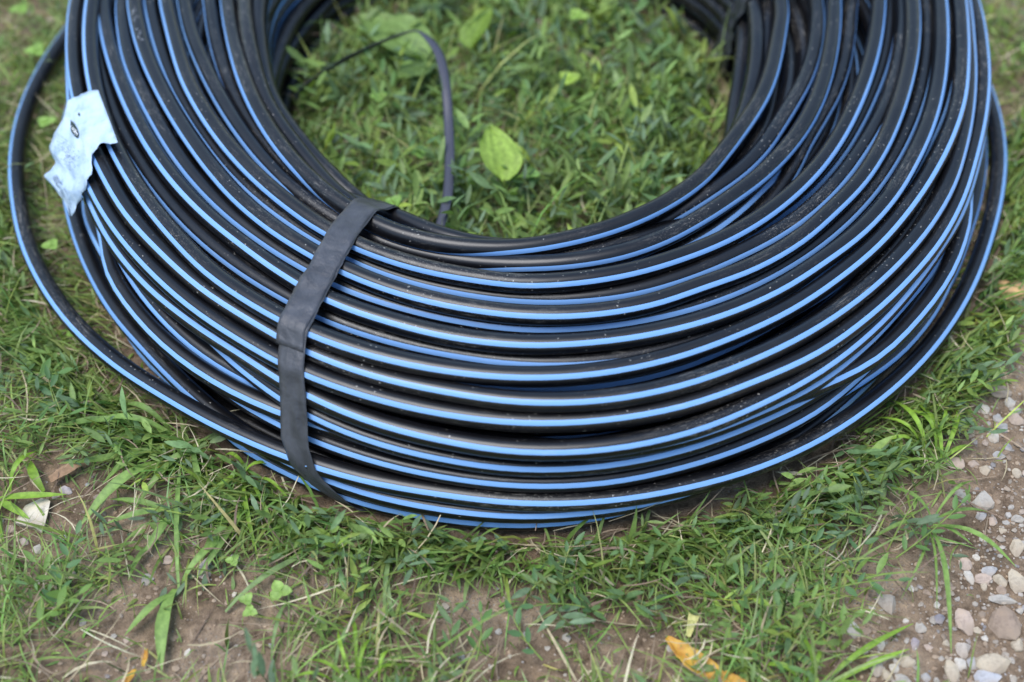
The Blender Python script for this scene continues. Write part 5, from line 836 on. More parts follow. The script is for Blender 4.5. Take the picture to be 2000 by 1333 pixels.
# ------------------------------------------------------------------ loose strap looping up inside the coil
def strap_material():
    m, N, L, P = node_mat('black_webbing_strap')
    uv = N.new('ShaderNodeUVMap'); w = N.new('ShaderNodeTexWave'); w.inputs['Scale'].default_value = 260; w.bands_direction = 'Y'; L.new(uv.outputs[0], w.inputs['Vector'])
    r = ramp(N, [(0.2, (.025, .025, .034)), (0.8, (.055, .055, .075))]); L.new(w.outputs[0], r.inputs[0]); L.new(r.outputs[0], P.inputs['Base Color']); P.inputs['Roughness'].default_value = .45
    return m
MAT_STRAP = strap_material()
SP = [((575, 195), 0.045, (0, .45, -.9)), ((590, 172), 0.049, (0, .45, -.9)), ((650, 128), 0.069, (0, .5, -.87)), ((720, 92), 0.099, (.1, .6, -.8)), ((775, 69), 0.114, (.1, .7, -.7)), ((815, 60), 0.119, (.2, .75, -.6)), ((842, 80), 0.121, (.75, .6, -.25)),
      ((860, 112), 0.119, (.95, .3, -.1)), ((871, 170), 0.110, (1, .1, 0)), ((876, 240), 0.094, (1, 0, 0)), ((878, 310), 0.087, (1, 0, .05)), ((874, 380), 0.088, (1, -.05, .1)), ((862, 430), 0.086, (.97, -.15, .2)), ((845, 480), 0.080, (.9, -.3, .3))]
P_ = np.array([ground_point(*p, z) for p, z, _ in SP]); S_ = np.array([s for _, _, s in SP], float)
def open_resample(a, n):
    a = np.vstack([2 * a[0] - a[1], a, 2 * a[-1] - a[-2]]); m = len(a) - 3; t = np.linspace(0, m - 1e-6, n); i = t.astype(int); f = (t - i)[:, None]
    p0, p1, p2, p3 = a[i], a[i + 1], a[i + 2], a[i + 3]
    return .5 * (2 * p1 + (p2 - p0) * f + (2 * p0 - 5 * p1 + 4 * p2 - p3) * f ** 2 + (-p0 + 3 * p1 - 3 * p2 + p3) * f ** 3)
PP, SS = open_resample(P_, 90), open_resample(S_, 90); SS /= np.linalg.norm(SS, axis=1, keepdims=True)
V, Fc, uvs = [], [], []
for i in range(90):
    t = PP[min(i + 1, 89)] - PP[max(i - 1, 0)]; t /= np.linalg.norm(t); s = SS[i] - t * (SS[i] @ t); s /= np.linalg.norm(s); nn = np.cross(t, s)
    for j in range(5): u = j / 4 - .5; V.append(PP[i] + s * u * .0128 + nn * .0006 * math.cos(u * 6.28))
for i in range(89):
    for j in range(4):
        Fc.append([i * 5 + j, (i + 1) * 5 + j, (i + 1) * 5 + j + 1, i * 5 + j + 1]); u0, u1 = i * .008, (i + 1) * .008; v0, v1 = j * .004, (j + 1) * .004
        uvs += [(u0, v0), (u1, v0), (u1, v1), (u0, v1)]
strap = mesh_obj('loose_strap', np.array(V), Fc, MAT_STRAP, uvs=uvs); sm = strap.modifiers.new('thickness', 'SOLIDIFY'); sm.thickness = .0011
tag(strap, 'loose black strap arching up out of the grass inside the coil', 'strap')

# ------------------------------------------------------------------ labels that say which one: place next to something one can find
def side_of(dx, dy):
    if abs(dx) > abs(dy) * 1.6: return 'right of' if dx > 0 else 'left of'
    if abs(dy) > abs(dx) * 1.6: return 'below' if dy > 0 else 'above'
    return ('below' if dy > 0 else 'above') + (' right of' if dx > 0 else ' left of')
_labels = {}
def beside(what, x, y, anchors):
    ax, ay, an = min(anchors, key=lambda q: (q[0] - x) ** 2 + (q[1] - y) ** 2); lab = f'{what} {side_of(x - ax, y - ay)} the {an}'
    if lab in _labels and (x - ax) ** 2 + (y - ay) ** 2 > _labels[lab] * 1.7: lab = lab.replace(what, what + ' well', 1)
    _labels.setdefault(lab, (x - ax) ** 2 + (y - ay) ** 2); return lab
IN_ANCHORS = [(977, 297, 'open plantain leaf inside the coil'), (1112, 155, 'bright clover leaf inside the coil'), (1128, 32, 'clover leaf at the top edge'), (876, 250, 'loose strap inside the coil'), (930, 50, 'upright plantain leaf at the top edge'), (1400, 200, 'inner right wall of the coil')]
FRONT_ANCHORS = [(1375, 1290, 'curled orange leaf'), (1736, 1174, 'rounded grey-brown stone'), (1818, 1025, 'grass tuft over the gravel'), (1664, 1225, 'white and grey stone'), (1350, 1222, 'pale withered leaf'), (655, 1078, 'dry leaf below the tape'), (65, 1008, 'white stone stained orange'), (130, 300, 'paper label'),
                 (345, 1150, 'broad-bladed grass tuft at lower left'), (401, 1115, 'oval pinkish white pebble'), (128, 925, 'brown dry leaf at left'), (283, 1285, 'small yellow leaf scrap'), (1600, 1320, 'bright-bladed tuft at the bottom edge'), (1000, 1030, 'lowest front point of the coil'), (700, 1320, 'fine grass tuft at the bottom edge'), (1050, 1333, 'middle of the bottom edge')]

# ------------------------------------------------------------------ stones
def stone(px, py, w, h, tint, name='stone', label=None, cat='stone', group=None, seed=None, sub=2, thick=.55, rot=None):
    p = ground_point(px, py); sc = (ground_point(px + 1, py) - p).length
    seed = seed if seed is not None else int(px * 7 + py * 13) % 9973
    sx, sy = w * sc * 1.12, h * sc * 1.12 / .80
    v = stone_shape(sub, seed, sx, sy, min(sx, sy) * thick, 9)
    a = rot if rot is not None else 0
    ca, sa = math.cos(a), math.sin(a); v = np.stack([v[:, 0] * ca - v[:, 1] * sa, v[:, 0] * sa + v[:, 1] * ca, v[:, 2]], 1)
    o = tinted_mesh(name, v, (ICO1 if sub == 1 else ICO2)[1], np.array(tint), MAT_STONE, smooth=False)
    o.location = (p.x, p.y, ground_z(p.x, p.y) + min(sx, sy) * thick * .10)
    tag(o, label, cat, group); return o
BEI, GRY, WHT, PNK, BLU, BRN = (.46, .39, .29), (.38, .36, .32), (.58, .54, .47), (.45, .35, .285), (.36, .36, .36), (.27, .20, .15)
for s in [
    (1736, 1174, 44, 40, (.34, .31, .27), 'rounded grey-brown stone beside the weed edge at lower right'),
    (1664, 1225, 34, 34, WHT, 'white and grey stone half under the weeds at lower right'),
    (1723, 1254, 19, 26, WHT, 'small white stone standing upright near the lower right grass blades'),
    (1772, 1292, 32, 18, BEI, 'beige bar-shaped stone near the bottom edge, right of centre'),
    (1855, 1312, 34, 38, BEI, 'beige wedge-shaped stone at the bottom edge, right side'),
    (1942, 1292, 68, 42, BEI, 'large pointed beige stone near the bottom right corner'),
    (1931, 1325, 50, 30, (.42, .43, .46), 'pale grey stone cut off by the bottom edge near the corner'),
    (1884, 1266, 30, 30, (.42, .37, .32), 'square beige stone above the large pointed stone'),
    (1962, 1171, 56, 19, GRY, 'long narrow grey stone lying sideways by the right edge'),
    (1922, 972, 48, 36, GRY, 'broad flat pale grey stone beside the weed edge at right'),
    (1884, 970, 30, 34, GRY, 'flat grey stone partly under grass, left of the broad flat stone'),
    (1927, 911, 20, 22, BEI, 'small cream stone above the broad flat grey stone'),
    (1867, 903, 42, 24, PNK, 'pinkish stone under the grass blades at right'),
    (1940, 848, 21, 27, WHT, 'white upright pebble in the gravel at right'),
    (1951, 768, 46, 30, (.40, .32, .25), 'tan stone with a dry stalk across it at right'),
    (1882, 1212, 36, 44, PNK, 'flat pinkish slab lying in the gravel at lower right'),
    (1960, 1222, 60, 56, BRN, 'dark brown flat stone sunk in the soil by the right edge'),
    (401, 1115, 25, 42, (.50, .43, .42), 'oval pinkish white pebble between grass blades at lower left'),
    (289, 1131, 24, 20, GRY, 'small grey stone beside the broad grass blades at lower left'),
    (126, 955, 26, 16, (.40, .37, .38), 'small grey stone in the bare patch at the left'),
    (46, 1053, 22, 18, (.48, .40, .36), 'small pinkish stone below the white and orange stone'),
    (1990, 1134, 36, 38, BEI, 'beige stone cut off by the right edge, lower half'),
    (1924, 1130, 36, 24, PNK, 'pink and grey stone in the cluster at the right edge'),
]:
    stone(*s[:5], label=s[5])
ANCHORS = [(1736, 1174, 'rounded grey-brown stone'), (1664, 1225, 'white and grey stone'), (1772, 1292, 'beige bar-shaped stone'), (1855, 1312, 'beige wedge-shaped stone'), (1942, 1292, 'large pointed beige stone'),
           (1962, 1171, 'long narrow grey stone'), (1922, 972, 'broad flat grey stone'), (1940, 848, 'white upright pebble'), (1951, 768, 'tan stone with the stalk'), (1882, 1212, 'flat pinkish slab'), (1960, 1222, 'dark brown sunken stone'), (1924, 1130, 'pink and grey stone'), (1884, 1266, 'square beige stone')]
HUES = {WHT: 'white', BEI: 'beige', PNK: 'pinkish', BLU: 'blue-grey', GRY: 'grey', BRN: 'brown', (.40, .35, .30): 'tan', (.32, .28, .30): 'purplish grey', (.20, .20, .24): 'dark slate'}
_used = {}
def small_stone(x, y, w, h, t):
    ax, ay, an = min(ANCHORS, key=lambda q: (q[0] - x) ** 2 + (q[1] - y) ** 2); dx, dy = x - ax, y - ay
    side = ('right of' if dx > 0 else 'left of') if abs(dx) > abs(dy) * 1.6 else ('below' if dy > 0 else 'above') if abs(dy) > abs(dx) * 1.6 else ('below right of' if dx > 0 else 'below left of') if dy > 0 else ('above right of' if dx > 0 else 'above left of')
    size = 'tiny' if max(w, h) < 15 else 'small' if max(w, h) < 24 else 'mid-sized'; shape = 'long ' if w > 1.5 * h else 'tall ' if h > 1.4 * w else ''
    lab = f'{size} {shape}{HUES[t]} stone {side} the {an} at right'
    while lab in _used: lab = lab.replace(' at right', ' at right, farther off') if 'farther' not in lab else lab + ' still'
    _used[lab] = 1
    stone(x, y, w, h, t, sub=1 if max(w, h) < 18 else 2, label=lab, group='loose stones in the stony soil')
for (x, y, w, h, t) in [(1745, 1304, 20, 18, WHT), (1876, 1295, 24, 24, WHT), (1900, 1294, 22, 22, BLU), (1888, 1101, 28, 22, PNK), (1895, 1123, 18, 28, WHT), (1935, 1112, 32, 18, BLU), (1958, 1132, 28, 24, BEI),
                     (1988, 1063, 28, 34, BEI), (1710, 1303, 30, 36, (.40, .35, .30)), (1731, 1320, 24, 22, BEI), (1763, 1328, 32, 20, GRY), (1800, 1224, 21, 18, GRY), (1788, 1254, 20, 24, (.32, .28, .30)), (1834, 1206, 24, 18, (.20, .20, .24)),
                     (1941, 1014, 20, 16, PNK), (1920, 1004, 22, 14, BLU), (1958, 1151, 18, 18, BRN), (1925, 1141, 14, 18, BEI), (1909, 1085, 14, 12, WHT), (1694, 1230, 18, 14, BRN), (1706, 1184, 16, 10, GRY), (1813, 1157, 18, 12, BRN), (1780, 1150, 12, 12, WHT),
                     (1970, 870, 18, 14, BLU), (1960, 835, 24, 20, BLU), (1975, 785, 22, 18, WHT), (1925, 800, 22, 24, WHT), (1950, 815, 18, 16, BLU), (1985, 815, 30, 24, PNK), (1900, 840, 14, 18, BEI), (1925, 862, 12, 12, PNK), (1905, 900, 24, 14, PNK), (1955, 885, 24, 14, BLU),
                     (1990, 920, 20, 16, BEI), (1960, 1030, 16, 14, BEI), (1990, 1010, 24, 16, GRY), (1846, 1100, 14, 12, BEI), (1860, 1145, 16, 10, BRN), (1830, 1180, 14, 12, WHT), (1770, 1210, 12, 10, WHT), (1815, 1262, 16, 12, PNK), (1850, 1255, 14, 14, BEI), (1910, 1230, 16, 12, BEI), (1925, 1245, 14, 12, WHT), (1990, 1260, 26, 22, BEI), (1840, 1285, 12, 10, GRY), (1690, 1270, 14, 12, WHT), (1810, 1320, 20, 16, BLU), (1660, 1290, 16, 12, GRY)]:
    small_stone(x, y, w, h, t)
for (x, y) in [(72, 1135), (150, 1122), (120, 1048), (205, 1275), (245, 1248), (220, 1240), (310, 1240), (365, 1272), (460, 1090), (530, 1260), (725, 1285), (885, 1120), (903, 1285), (1030, 1238), (1070, 1265), (1105, 1245), (1250, 1310), (1310, 1265), (330, 1095), (160, 1215), (70, 1070), (20, 1030), (30, 55), (60, 25), (15, 85), (100, 40)]:
    w = rnd.uniform(11, 20); tn = rnd.choice((WHT, GRY, BLU, PNK)); stone(x, y, w, w * rnd.uniform(.7, 1), tn, sub=1, label=beside('small ' + HUES[tn] + ' pebble', x, y, FRONT_ANCHORS), group='pebbles on the bare soil')
stone(65, 1008, 72, 62, (.66, .60, .48), label='white stone stained orange lying at the left edge', seed=77, thick=.5, rot=.7)
stone(1982, 578, 70, 72, (.58, .36, .16), name='orange_rock', label='crumbly orange and cream rock at the right edge beside the coil', cat='rock', seed=12, thick=.9)

# ------------------------------------------------------------------ plants that can be told apart
def tint_mesh_data(name, V, Fc, tint, mat, smooth=True):
    o = tinted_mesh(name, V, Fc, tint, mat, None, smooth); me = o.data; bpy.data.objects.remove(o); return me
def place(name, me, parent, M):
    o = bpy.data.objects.new(name, me); C.objects.link(o); o.parent = parent; o.matrix_world = M; return o

def broad_leaf(L_, W_, tint, curl=.25, wave=.06, ny=8, nx_=12, stalk=.25):
    """ovate leaf with sunken parallel veins, along +x"""
    V, Fc, T_ = [], [], []
    for i in range(nx_ + 1):
        t = i / nx_; w = W_ / 2 * (math.sin(math.pi * min(1, t * .97 + .03) ** .75) ** .8 + .02)
        for j in range(ny + 1):
            u = j / ny * 2 - 1
            z = -curl * L_ * (t - .4) ** 2 + .16 * W_ * abs(u) ** 1.3 * (1 - t * .4) + .012 * W_ * math.cos(u * 4 * math.pi) + wave * W_ * mnoise.noise(Vector((t * 4, u * 2, L_ * 99)))
            V.append((t * L_, u * w * (1 + .08 * mnoise.noise(Vector((t * 9, u * 3, W_ * 50)))), z))
            T_.append(np.array(tint) * (1.15 if abs(u) < .08 else 1.0 + .12 * math.cos(u * 4 * math.pi)))
    for i in range(nx_):
        for j in range(ny): a = i * (ny + 1) + j; Fc.append([a, a + ny + 1, a + ny + 2, a + 1])
    return np.array(V), Fc, np.array(T_)

def aim(p, q, roll=0.0, up=Vector((0, 0, 1))):
    d_ = (Vector(q) - Vector(p)); x = d_.normalized(); y = up.cross(x).normalized(); z = x.cross(y)
    M = Matrix(((x.x, y.x, z.x, p[0]), (x.y, y.y, z.y, p[1]), (x.z, y.z, z.z, p[2]), (0, 0, 0, 1)))
    return M @ Matrix.Rotation(roll, 4, 'X'), d_.length

def plantain(label, leaves, tint):
    b = ground_point(*leaves[0][0], leaves[0][1]); t = thing('plantain_plant', label, 'plant', (b.x, b.y, ground_z(b.x, b.y)))
    bpy.context.view_layer.update()
    for (p0, z0, p1, z1, wpx, roll) in leaves:
        a, c = ground_point(*p0, z0), ground_point(*p1, z1); M, L_ = aim(a, c, roll)
        sc = (ground_point(p0[0] + 1, p0[1], z0) - a).length
        V, Fc, T_ = broad_leaf(L_, wpx * sc, np.array(tint) * rnd.uniform(.85, 1.15)); o = tinted_mesh('leaf', V, Fc, T_, MAT_LEAF, None); o.parent = t; o.matrix_world = M
        v, f = tube_path(np.array([(b.x, b.y, .0), ((a.x + b.x) / 2, (a.y + b.y) / 2, a.z * .6), (a.x, a.y, a.z)]), .0022, .0015, 6)
        s = tinted_mesh('stalk', v, f, np.array((.26, .33, .10)), MAT_LEAF, None); s.parent = t; s.matrix_world = Matrix.Identity(4)
    return t
plantain('broad-leaved plantain behind the arch of the loose strap', [((832, 112), .06, (700, 22), .075, 112, .1), ((838, 120), .055, (775, 150), .065, 62, -.2), ((700, 110), .03, (640, 120), .03, 50, .2)], (.19, .29, .08))
plantain('single upright plantain leaf near the top edge, right of the strap', [((918, 92), .06, (958, 12), .085, 74, -.5)], (.22, .34, .06))
plantain('bright green plantain leaf lying open in the middle of the coil', [((985, 352), .07, (960, 242), .09, 84, .25)], (.27, .39, .07))

CL = broad_leaf(1.0, .95, (1, 1, 1), .05, .02, 4, 6)
def clover(px, py, z, spx, tint, label, group=None):
    c = ground_point(px, py, z); sc = (ground_point(px + 1, py, z) - c).length * spx
    t = thing('clover', label, 'clover', (c.x, c.y, ground_z(c.x, c.y)), group=group); bpy.context.view_layer.update()
    a0 = rnd.uniform(0, 6.28)
    for k in range(3):
        a = a0 + k * 2.09; d_ = Vector((math.cos(a), math.sin(a), rnd.uniform(-.1, .25))); M, _ = aim(c, c + d_)
        V = CL[0] * sc; o = tinted_mesh('leaflet', V, CL[1], CL[2] * np.array(tint) * rnd.uniform(.9, 1.1), MAT_LEAF, None); o.parent = t; o.matrix_world = M
    v, f = tube_path(np.array([(c.x + .01, c.y + .005, ground_z(c.x, c.y)), (c.x + .004, c.y + .002, c.z * .6), (c.x, c.y, c.z)]), .0008, .0006, 5)
    s = tinted_mesh('stem', v, f, np.array((.2, .28, .08)), MAT_LEAF, None); s.parent = t; s.matrix_world = Matrix.Identity(4)
clover(1112, 155, .07, 27, (.29, .41, .07), 'bright yellow-green clover leaf right of centre inside the coil')
clover(1128, 32, .07, 25, (.27, .41, .09), 'clover leaf near the top edge inside the coil')
clover(1036, 340, .06, 22, (.19, .34, .09), 'clover leaf beside the open plantain leaf')
for x, y in ((770, 395), (820, 300), (740, 190)): clover(x, y, .05, 20, (.2, .35, .08), beside('small clover leaf', x, y, IN_ANCHORS), 'clover left of the strap')
for x, y, s in ((571, 1036, 24), (546, 1155, 26), (482, 1172, 17), (488, 1195, 17), (600, 1018, 18), (455, 1095, 16)): clover(x, y, .018, s, (.25, .38, .10), beside('pale clover leaf', x, y, FRONT_ANCHORS), 'clover below the taped part')
for x, y, s in ((90, 240, 22), (70, 100, 24), (40, 20, 24), (150, 650, 22), (100, 480, 20), (440, 530, 0)):
    if s: clover(x, y, .03, s, (.22, .36, .08), beside('clover leaf', x, y, FRONT_ANCHORS), 'clover at the left edge')

def wide_blade(p0, p1, wmm, arch, tint, parent, z0=.004, z1=.006):
    a, c = np.array(ground_point(*p0, z0)), np.array(ground_point(*p1, z1)); n = 9
    d_ = c - a; s = np.cross(d_, (0, 0, 1.)); s /= np.linalg.norm(s); bend = rnd.uniform(-.05, .05) * np.linalg.norm(d_); tw = rnd.uniform(-.5, .5)
    V, Fc = [], []
    for i in range(n):
        t = i / (n - 1); w = wmm * .001 * (.35 + .65 * min(1, t * 2.2)) * (1 - t ** 3.5) + .0004
        p = a + d_ * t + s * bend * math.sin(math.pi * t) + np.array((0, 0, arch * math.sin(math.pi * t ** .8)))
        sd = s * math.cos(tw * t) + np.array((0, 0, 1)) * math.sin(tw * t)
        V += [p - sd * w / 2, p + np.array((0, 0, -.14 * w)), p + sd * w / 2]
        if i:
            b = (i - 1) * 3; Fc += [[b, b + 3, b + 4, b + 1], [b + 1, b + 4, b + 5, b + 2]]
    T_ = np.repeat(np.array([np.array(tint) * (1, 1.12, 1)[j % 3] for j in range(3)])[None], n, 0).reshape(-1, 3)
    o = tinted_mesh('blade', np.array(V), Fc, T_ * rnd.uniform(.85, 1.15), MAT_LEAF, None); o.parent = parent; o.matrix_world = Matrix.Identity(4)
def tuft(label, base, blades, tint):
    b = ground_point(*base); t = thing('grass_tuft', label, 'grass tuft', (b.x, b.y, ground_z(b.x, b.y))); bpy.context.view_layer.update()
    for p0, p1, w, arch in blades: wide_blade(p0, p1, w, arch, tint, t)
G1, G2, G3 = (.19, .30, .075), (.22, .36, .045), (.20, .29, .11)
tuft('broad-bladed grass tuft sprawling over bare soil at lower left', (345, 1150), [((342, 1150), (316, 1312), 15, .012), ((340, 1160), (243, 1242), 9, .012), ((350, 1160), (356, 872), 6, .02), ((345, 1000), (275, 1092), 10, .012), ((356, 1000), (200, 1026), 8, .01),
      ((355, 1140), (452, 1040), 8, .015), ((330, 902), (152, 1034), 13, .02), ((318, 876), (198, 948), 13, .015), ((430, 1030), (392, 1092), 9, .006), ((470, 1012), (385, 1130), 8, .01), ((300, 1060), (250, 1135), 7, .006), ((350, 1010), (215, 975), 7, .012)], G1)
tuft('long-bladed grass tuft against the lower left of the coil', (330, 850), [((380, 870), (112, 906), 14, .01), ((300, 840), (70, 850), 9, .02), ((350, 860), (180, 820), 8, .03), ((380, 880), (260, 1000), 8, .02), ((340, 850), (240, 790), 7, .03), ((400, 890), (300, 940), 8, .02), ((380, 870), (420, 1010), 7, .02)], G1)
tuft('grass tuft with two blades entering from the left edge', (-10, 980), [((-12, 978), (130, 966), 9, .008), ((-12, 975), (58, 1014), 9, .004), ((-8, 985), (8, 1060), 5, .006), ((20, 960), (75, 880), 6, .02), ((85, 960), (60, 900), 11, .01)], G2)
tuft('loose grass tuft below the tape where it tucks under', (500, 960), [((475, 925), (508, 1112), 5, .02), ((470, 940), (560, 920), 5, .025), ((480, 930), (390, 1000), 5, .02), ((500, 940), (575, 990), 4, .02), ((490, 930), (430, 900), 5, .03), ((505, 950), (450, 1060), 5, .015), ((485, 935), (545, 1050), 4, .02)], G2)
tuft('long curved grass blades lying below the front of the coil, left of centre', (440, 1195), [((440, 1195), (650, 1062), 7, .012), ((600, 1090), (815, 1050), 8, .02), ((750, 1200), (765, 1070), 5, .02), ((770, 1220), (752, 1080), 6, .015), ((650, 1330), (720, 1180), 5, .02), ((530, 1290), (560, 1170), 4, .02)], G3)
tuft('upright grass tuft beside the right outer turn of the coil', (1836, 905), [((1838, 905), (1786, 785), 6, .02), ((1840, 902), (1872, 788), 6, .02), ((1828, 890), (1758, 800), 5, .03), ((1800, 880), (1710, 815), 4, .02), ((1836, 905), (1900, 870), 5, .01), ((1820, 880), (1842, 800), 4, .03), ((1790, 870), (1700, 870), 5, .02), ((1810, 900), (1740, 780), 6, .03)], G2)
tuft('grass tuft sending long blades over the gravel at right', (1818, 1025), [((1812, 1030), (1858, 1278), 6, .03), ((1818, 1030), (1985, 1108), 6, .02), ((1820, 1020), (1930, 1000), 5, .02), ((1810, 1035), (1830, 1190), 3, .02), ((1815, 1040), (1760, 1170), 3, .015), ((1820, 1015), (1720, 950), 5, .02), ((1825, 1010), (1900, 940), 4, .02), ((1800, 1020), (1690, 1060), 5, .015), ((1822, 1025), (1900, 1065), 5, .01)], G1)
tuft('grass tuft with bright blades pointing right at the bottom edge', (1600, 1335), [((1600, 1338), (1784, 1218), 6, .015), ((1640, 1330), (1776, 1268), 6, .008), ((1560, 1335), (1480, 1300), 6, .02), ((1590, 1340), (1560, 1240), 5, .03), ((1580, 1338), (1700, 1335), 8, .006), ((1570, 1340), (1600, 1270), 5, .03)], G2)
tuft('fine grass tuft at the bottom edge, right of the lower left bare soil', (700, 1340), [((690, 1340), (660, 1230), 4, .03), ((700, 1340), (730, 1245), 4, .03), ((680, 1335), (600, 1290), 4, .02), ((710, 1340), (800, 1300), 4, .02), ((700, 1335), (690, 1210), 4, .04), ((650, 1330), (560, 1330), 4, .02), ((740, 1340), (770, 1270), 4, .03)], G2)

# leafy sprigs of the creeping weed: stem and every leaf a part
UL = []
for k, tn in enumerate([(.125, .235, .07), (.16, .27, .06), (.11, .21, .085)]):
    UL.append(tint_mesh_data('leaf', LT.copy(), LFACES, np.array(tn), MAT_LEAF))
def sprig(px, py, az, L_, label, group, leaf=.017, rise=.35, z0=.015):
    b = ground_point(px, py, z0); t = thing('knotgrass_sprig', label, 'weed', (b.x, b.y, ground_z(b.x, b.y)), group=group); bpy.context.view_layer.update()
    pts = []; p = np.array(b); a = az; bend = rnd.uniform(-.6, .6)
    for k in range(8):
        pts.append(p.copy()); q = k / 7; pt = rise * (1 - .7 * q); p = p + np.array((math.cos(a) * math.cos(pt), math.sin(a) * math.cos(pt), math.sin(pt))) * L_ / 7; a += bend / 7
    if hits_coil(np.array(pts), .016):
        bpy.data.objects.remove(t); return
    v, f = tube_path(np.array(pts), .0011, .0006, 5); s = tinted_mesh('stem', v, f, np.array((.24, .33, .08)), MAT_LEAF, None); s.parent = t; s.matrix_world = Matrix.Identity(4)
    me = UL[rnd.randrange(3)]; m = max(5, int(L_ / .0115))
    for q in range(m):
        tt_ = (q + 1) / m * 7; i = min(int(tt_), 6); pos = pts[i] + (pts[i + 1] - pts[i]) * (tt_ - i); dr = pts[i + 1] - pts[i]; dr /= np.linalg.norm(dr); sd = np.cross(dr, (0, 0, 1.)); sd /= np.linalg.norm(sd)
        if q == m - 1: d_ = dr + np.array((0, 0, .2))
        else: d_ = dr * rnd.uniform(.4, .9) + sd * (1 if q % 2 else -1) * rnd.uniform(.5, .9) + np.array((0, 0, rnd.uniform(0, .5)))
        M, _ = aim(pos, pos + d_, rnd.uniform(-.5, .5)); l = leaf * rnd.uniform(.75, 1.2)
        place('leaf', me, t, M @ Matrix.Diagonal((l, l * rnd.uniform(.32, .42), l * .4, 1)))
for (x, y, a) in [(1270, 1120, 2.7), (1270, 1125, .2), (1400, 1090, 1.9), (1480, 1110, .4), (1420, 1180, 2.4), (1560, 1080, .9), (1620, 1020, 1.3), (1540, 1200, 2.0), (1600, 1160, .2), (1660, 1130, 1.1), (1450, 1020, 2.9), (1520, 990, .6), (1700, 1040, 2.2), (1580, 960, .3), (1680, 960, 1.2), (1340, 1060, 1.2), (1480, 1260, 1.7), (1560, 1290, .8), (1640, 1230, 2.6), (1390, 1240, -.6), (1750, 1090, .5)]:
    sprig(x, y, a, rnd.uniform(.05, .095), beside('creeping weed sprig', x, y, FRONT_ANCHORS), 'weed sprigs right of centre')
for (x, y, a) in [(1030, 1160, .7), (960, 1060, 2.2), (1120, 1080, .3), (1060, 1290, 2.4), (930, 1290, 1.3), (1180, 1200, 2.9), (840, 1180, 1.5)]:
    sprig(x, y, a, rnd.uniform(.045, .08), beside('small leafy weed sprig', x, y, FRONT_ANCHORS), 'weed sprigs below the middle')
for (x, y, a) in [(1150, 330, 1.5), (1080, 300, 2.0), (1220, 260, .8), (1300, 300, 1.6), (1060, 400, 2.6), (980, 420, 1.4), (1180, 410, .4), (930, 400, 2.2), (1260, 180, 2.4), (1180, 110, .6), (1040, 120, 1.8), (720, 280, 1.2), (800, 230, 2.4), (760, 330, .3), (1340, 180, 1.9)]:
    sprig(x, y, a, rnd.uniform(.06, .10), beside('upright leafy weed sprig', x, y, IN_ANCHORS), 'weed sprigs inside the coil', .022, .9, .03)
for (x, y, a) in [(60, 600, 1.2), (40, 760, .4), (120, 820, 2.1), (170, 760, 1.0), (30, 480, 1.6), (80, 380, .8), (90, 300, 2.0), (20, 850, .2), (110, 1200, 1.5), (60, 1230, .6), (150, 1180, 2.4)]:
    sprig(x, y, a, rnd.uniform(.05, .09), beside('leafy weed sprig', x, y, FRONT_ANCHORS), 'weed sprigs on the left side', .021, .5)

# fallen leaves
def fallen_material(name, stops, scale=60):
    m, N, L, P = node_mat(name); tc = N.new('ShaderNodeTexCoord'); n = tex_noise(N, scale, 5, .65, .6); L.new(tc.outputs['Object'], n.inputs['Vector'])
    r = ramp(N, stops); L.new(n.outputs[0], r.inputs[0]); L.new(r.outputs[0], P.inputs['Base Color']); P.inputs['Roughness'].default_value = .6
    t = N.new('ShaderNodeBsdfTranslucent'); L.new(r.outputs[0], t.inputs['Color']); mx = N.new('ShaderNodeMixShader'); mx.inputs[0].default_value = .2
    L.new(P.outputs[0], mx.inputs[1]); L.new(t.outputs[0], mx.inputs[2]); L.new(mx.outputs[0], N['Material Output'].inputs[0]); return m
MAT_YELLOW = fallen_material('yellow_autumn_leaf', [(.25, (.30, .12, .03)), (.42, (.52, .25, .035)), (.6, (.62, .38, .05)), (.8, (.66, .48, .12))])
MAT_DRY = fallen_material('brown_dry_leaf', [(.3, (.17, .12, .06)), (.6, (.33, .27, .14)), (.8, (.42, .36, .2))])
def fallen(label, path, widths, mat, heights, name='fallen_leaf', rag=.1):
    pts = open_resample(np.array([tuple(ground_point(*p, h)) for p, h in zip(path, heights)]), 22); ws = open_resample(np.array(widths, float)[:, None], 22)[:, 0]
    V, Fc = [], []
    for i in range(22):
        t = pts[min(i + 1, 21)] - pts[max(i - 1, 0)]; s = np.cross(t, (0, 0, 1.)); s /= np.linalg.norm(s); sc = 1 / 1650
        for j in range(7):
            u = j / 6 - .5; e = 1 + rag * mnoise.noise(Vector((i * .55, 4.0 if u > 0 else 0, len(V) * .0))) * abs(u) * 4
            V.append(pts[i] + s * u * ws[i] * sc * e + np.array((0, 0, .25 * ws[i] * sc * (4 * u * u) + .0015 * mnoise.noise(Vector((i * .3, j * .5, 3))))))
    for i in range(21):
        for j in range(6): a = i * 7 + j; Fc.append([a, a + 7, a + 8, a + 1])
    o = mesh_obj(name, np.array(V), Fc, mat); sm = o.modifiers.new('thickness', 'SOLIDIFY'); sm.thickness = .0004; tag(o, label, 'leaf'); return o
fallen('curled orange-yellow fallen leaf at the bottom edge, right of centre', [(1302, 1246), (1325, 1268), (1352, 1292), (1385, 1318), (1420, 1350)], [8, 27, 36, 38, 24], MAT_YELLOW, [.012, .012, .012, .012, .012])
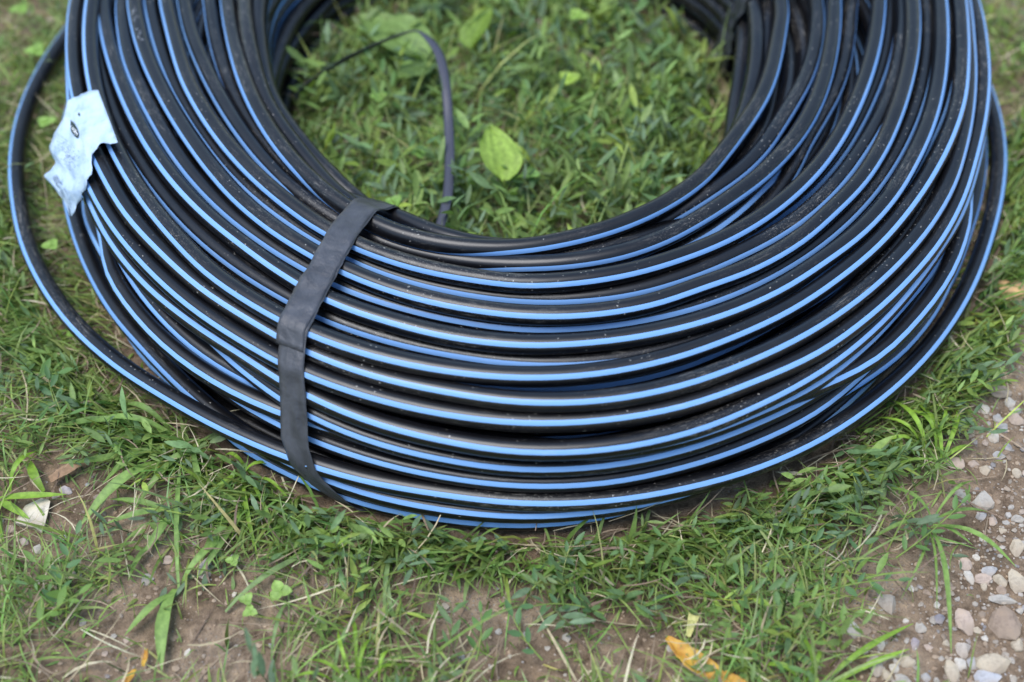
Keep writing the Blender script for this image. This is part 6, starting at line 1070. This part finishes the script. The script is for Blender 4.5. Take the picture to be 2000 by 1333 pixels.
fallen('pointed orange leaf scrap beside the curled fallen leaf at the bottom edge', [(1417, 1312), (1428, 1330), (1440, 1350)], [4, 24, 40], MAT_YELLOW, [.016, .013, .01])
fallen('small yellow leaf scrap lying on bare soil at lower left', [(286, 1268), (283, 1285), (280, 1302)], [5, 11, 5], MAT_YELLOW, [.006, .006, .006])
fallen('yellow-green leaf scrap at the bottom edge, lower left', [(245, 1338), (255, 1322), (265, 1308)], [8, 12, 5], MAT_YELLOW, [.006, .006, .006])
fallen('pale brown dry leaf lying below the tape', [(602, 1094), (640, 1078), (680, 1068), (708, 1060)], [8, 22, 22, 6], MAT_DRY, [.016, .018, .018, .016])
fallen('pale yellow withered leaf hanging above the curled orange leaf', [(1344, 1245), (1350, 1222), (1356, 1202)], [8, 14, 20], fallen_material('pale_withered_leaf', [(.3, (.42, .40, .12)), (.7, (.60, .56, .22))]), [.016, .02, .024])
fallen('brown dry leaf half buried in the bare patch at left', [(98, 940), (128, 922), (158, 908)], [14, 22, 12], plain_material('rotting_leaf', (.26, .16, .09), .8), [.004, .006, .005])
# yellow-green leaf caught between the turns under the paper label
caught = mesh_obj('caught_leaf', np.array([np.array(ground_point(x, y, z * .0235)) for x, y, z in [(160, 388, 4.6), (168, 385, 4.7), (174, 393, 4.6), (182, 403, 4.5), (191, 424, 4.3), (187, 419, 4.3), (177, 409, 4.4), (165, 398, 4.5)]]), [[0, 1, 2, 7], [7, 2, 3, 6], [6, 3, 4, 5]], fallen_material('yellow_green_leaf', [(.3, (.40, .44, .03)), (.7, (.58, .56, .06))]))
sm = caught.modifiers.new('thickness', 'SOLIDIFY'); sm.thickness = .0004; tag(caught, 'yellow-green leaf caught between the turns below the paper label', 'leaf')
# white chip stuck to the top of a turn
cp = ground_point(1505, 507, 8.0 * .0235); cz = .0
v = stone_shape(1, 3, .007, .0035, .0015, 4) + np.array(cp)
chip = mesh_obj('white_chip', v, ICO1[1], MAT_WHITE, smooth=False); tag(chip, 'tiny white chip stuck to a turn on the right side of the coil', 'chip')
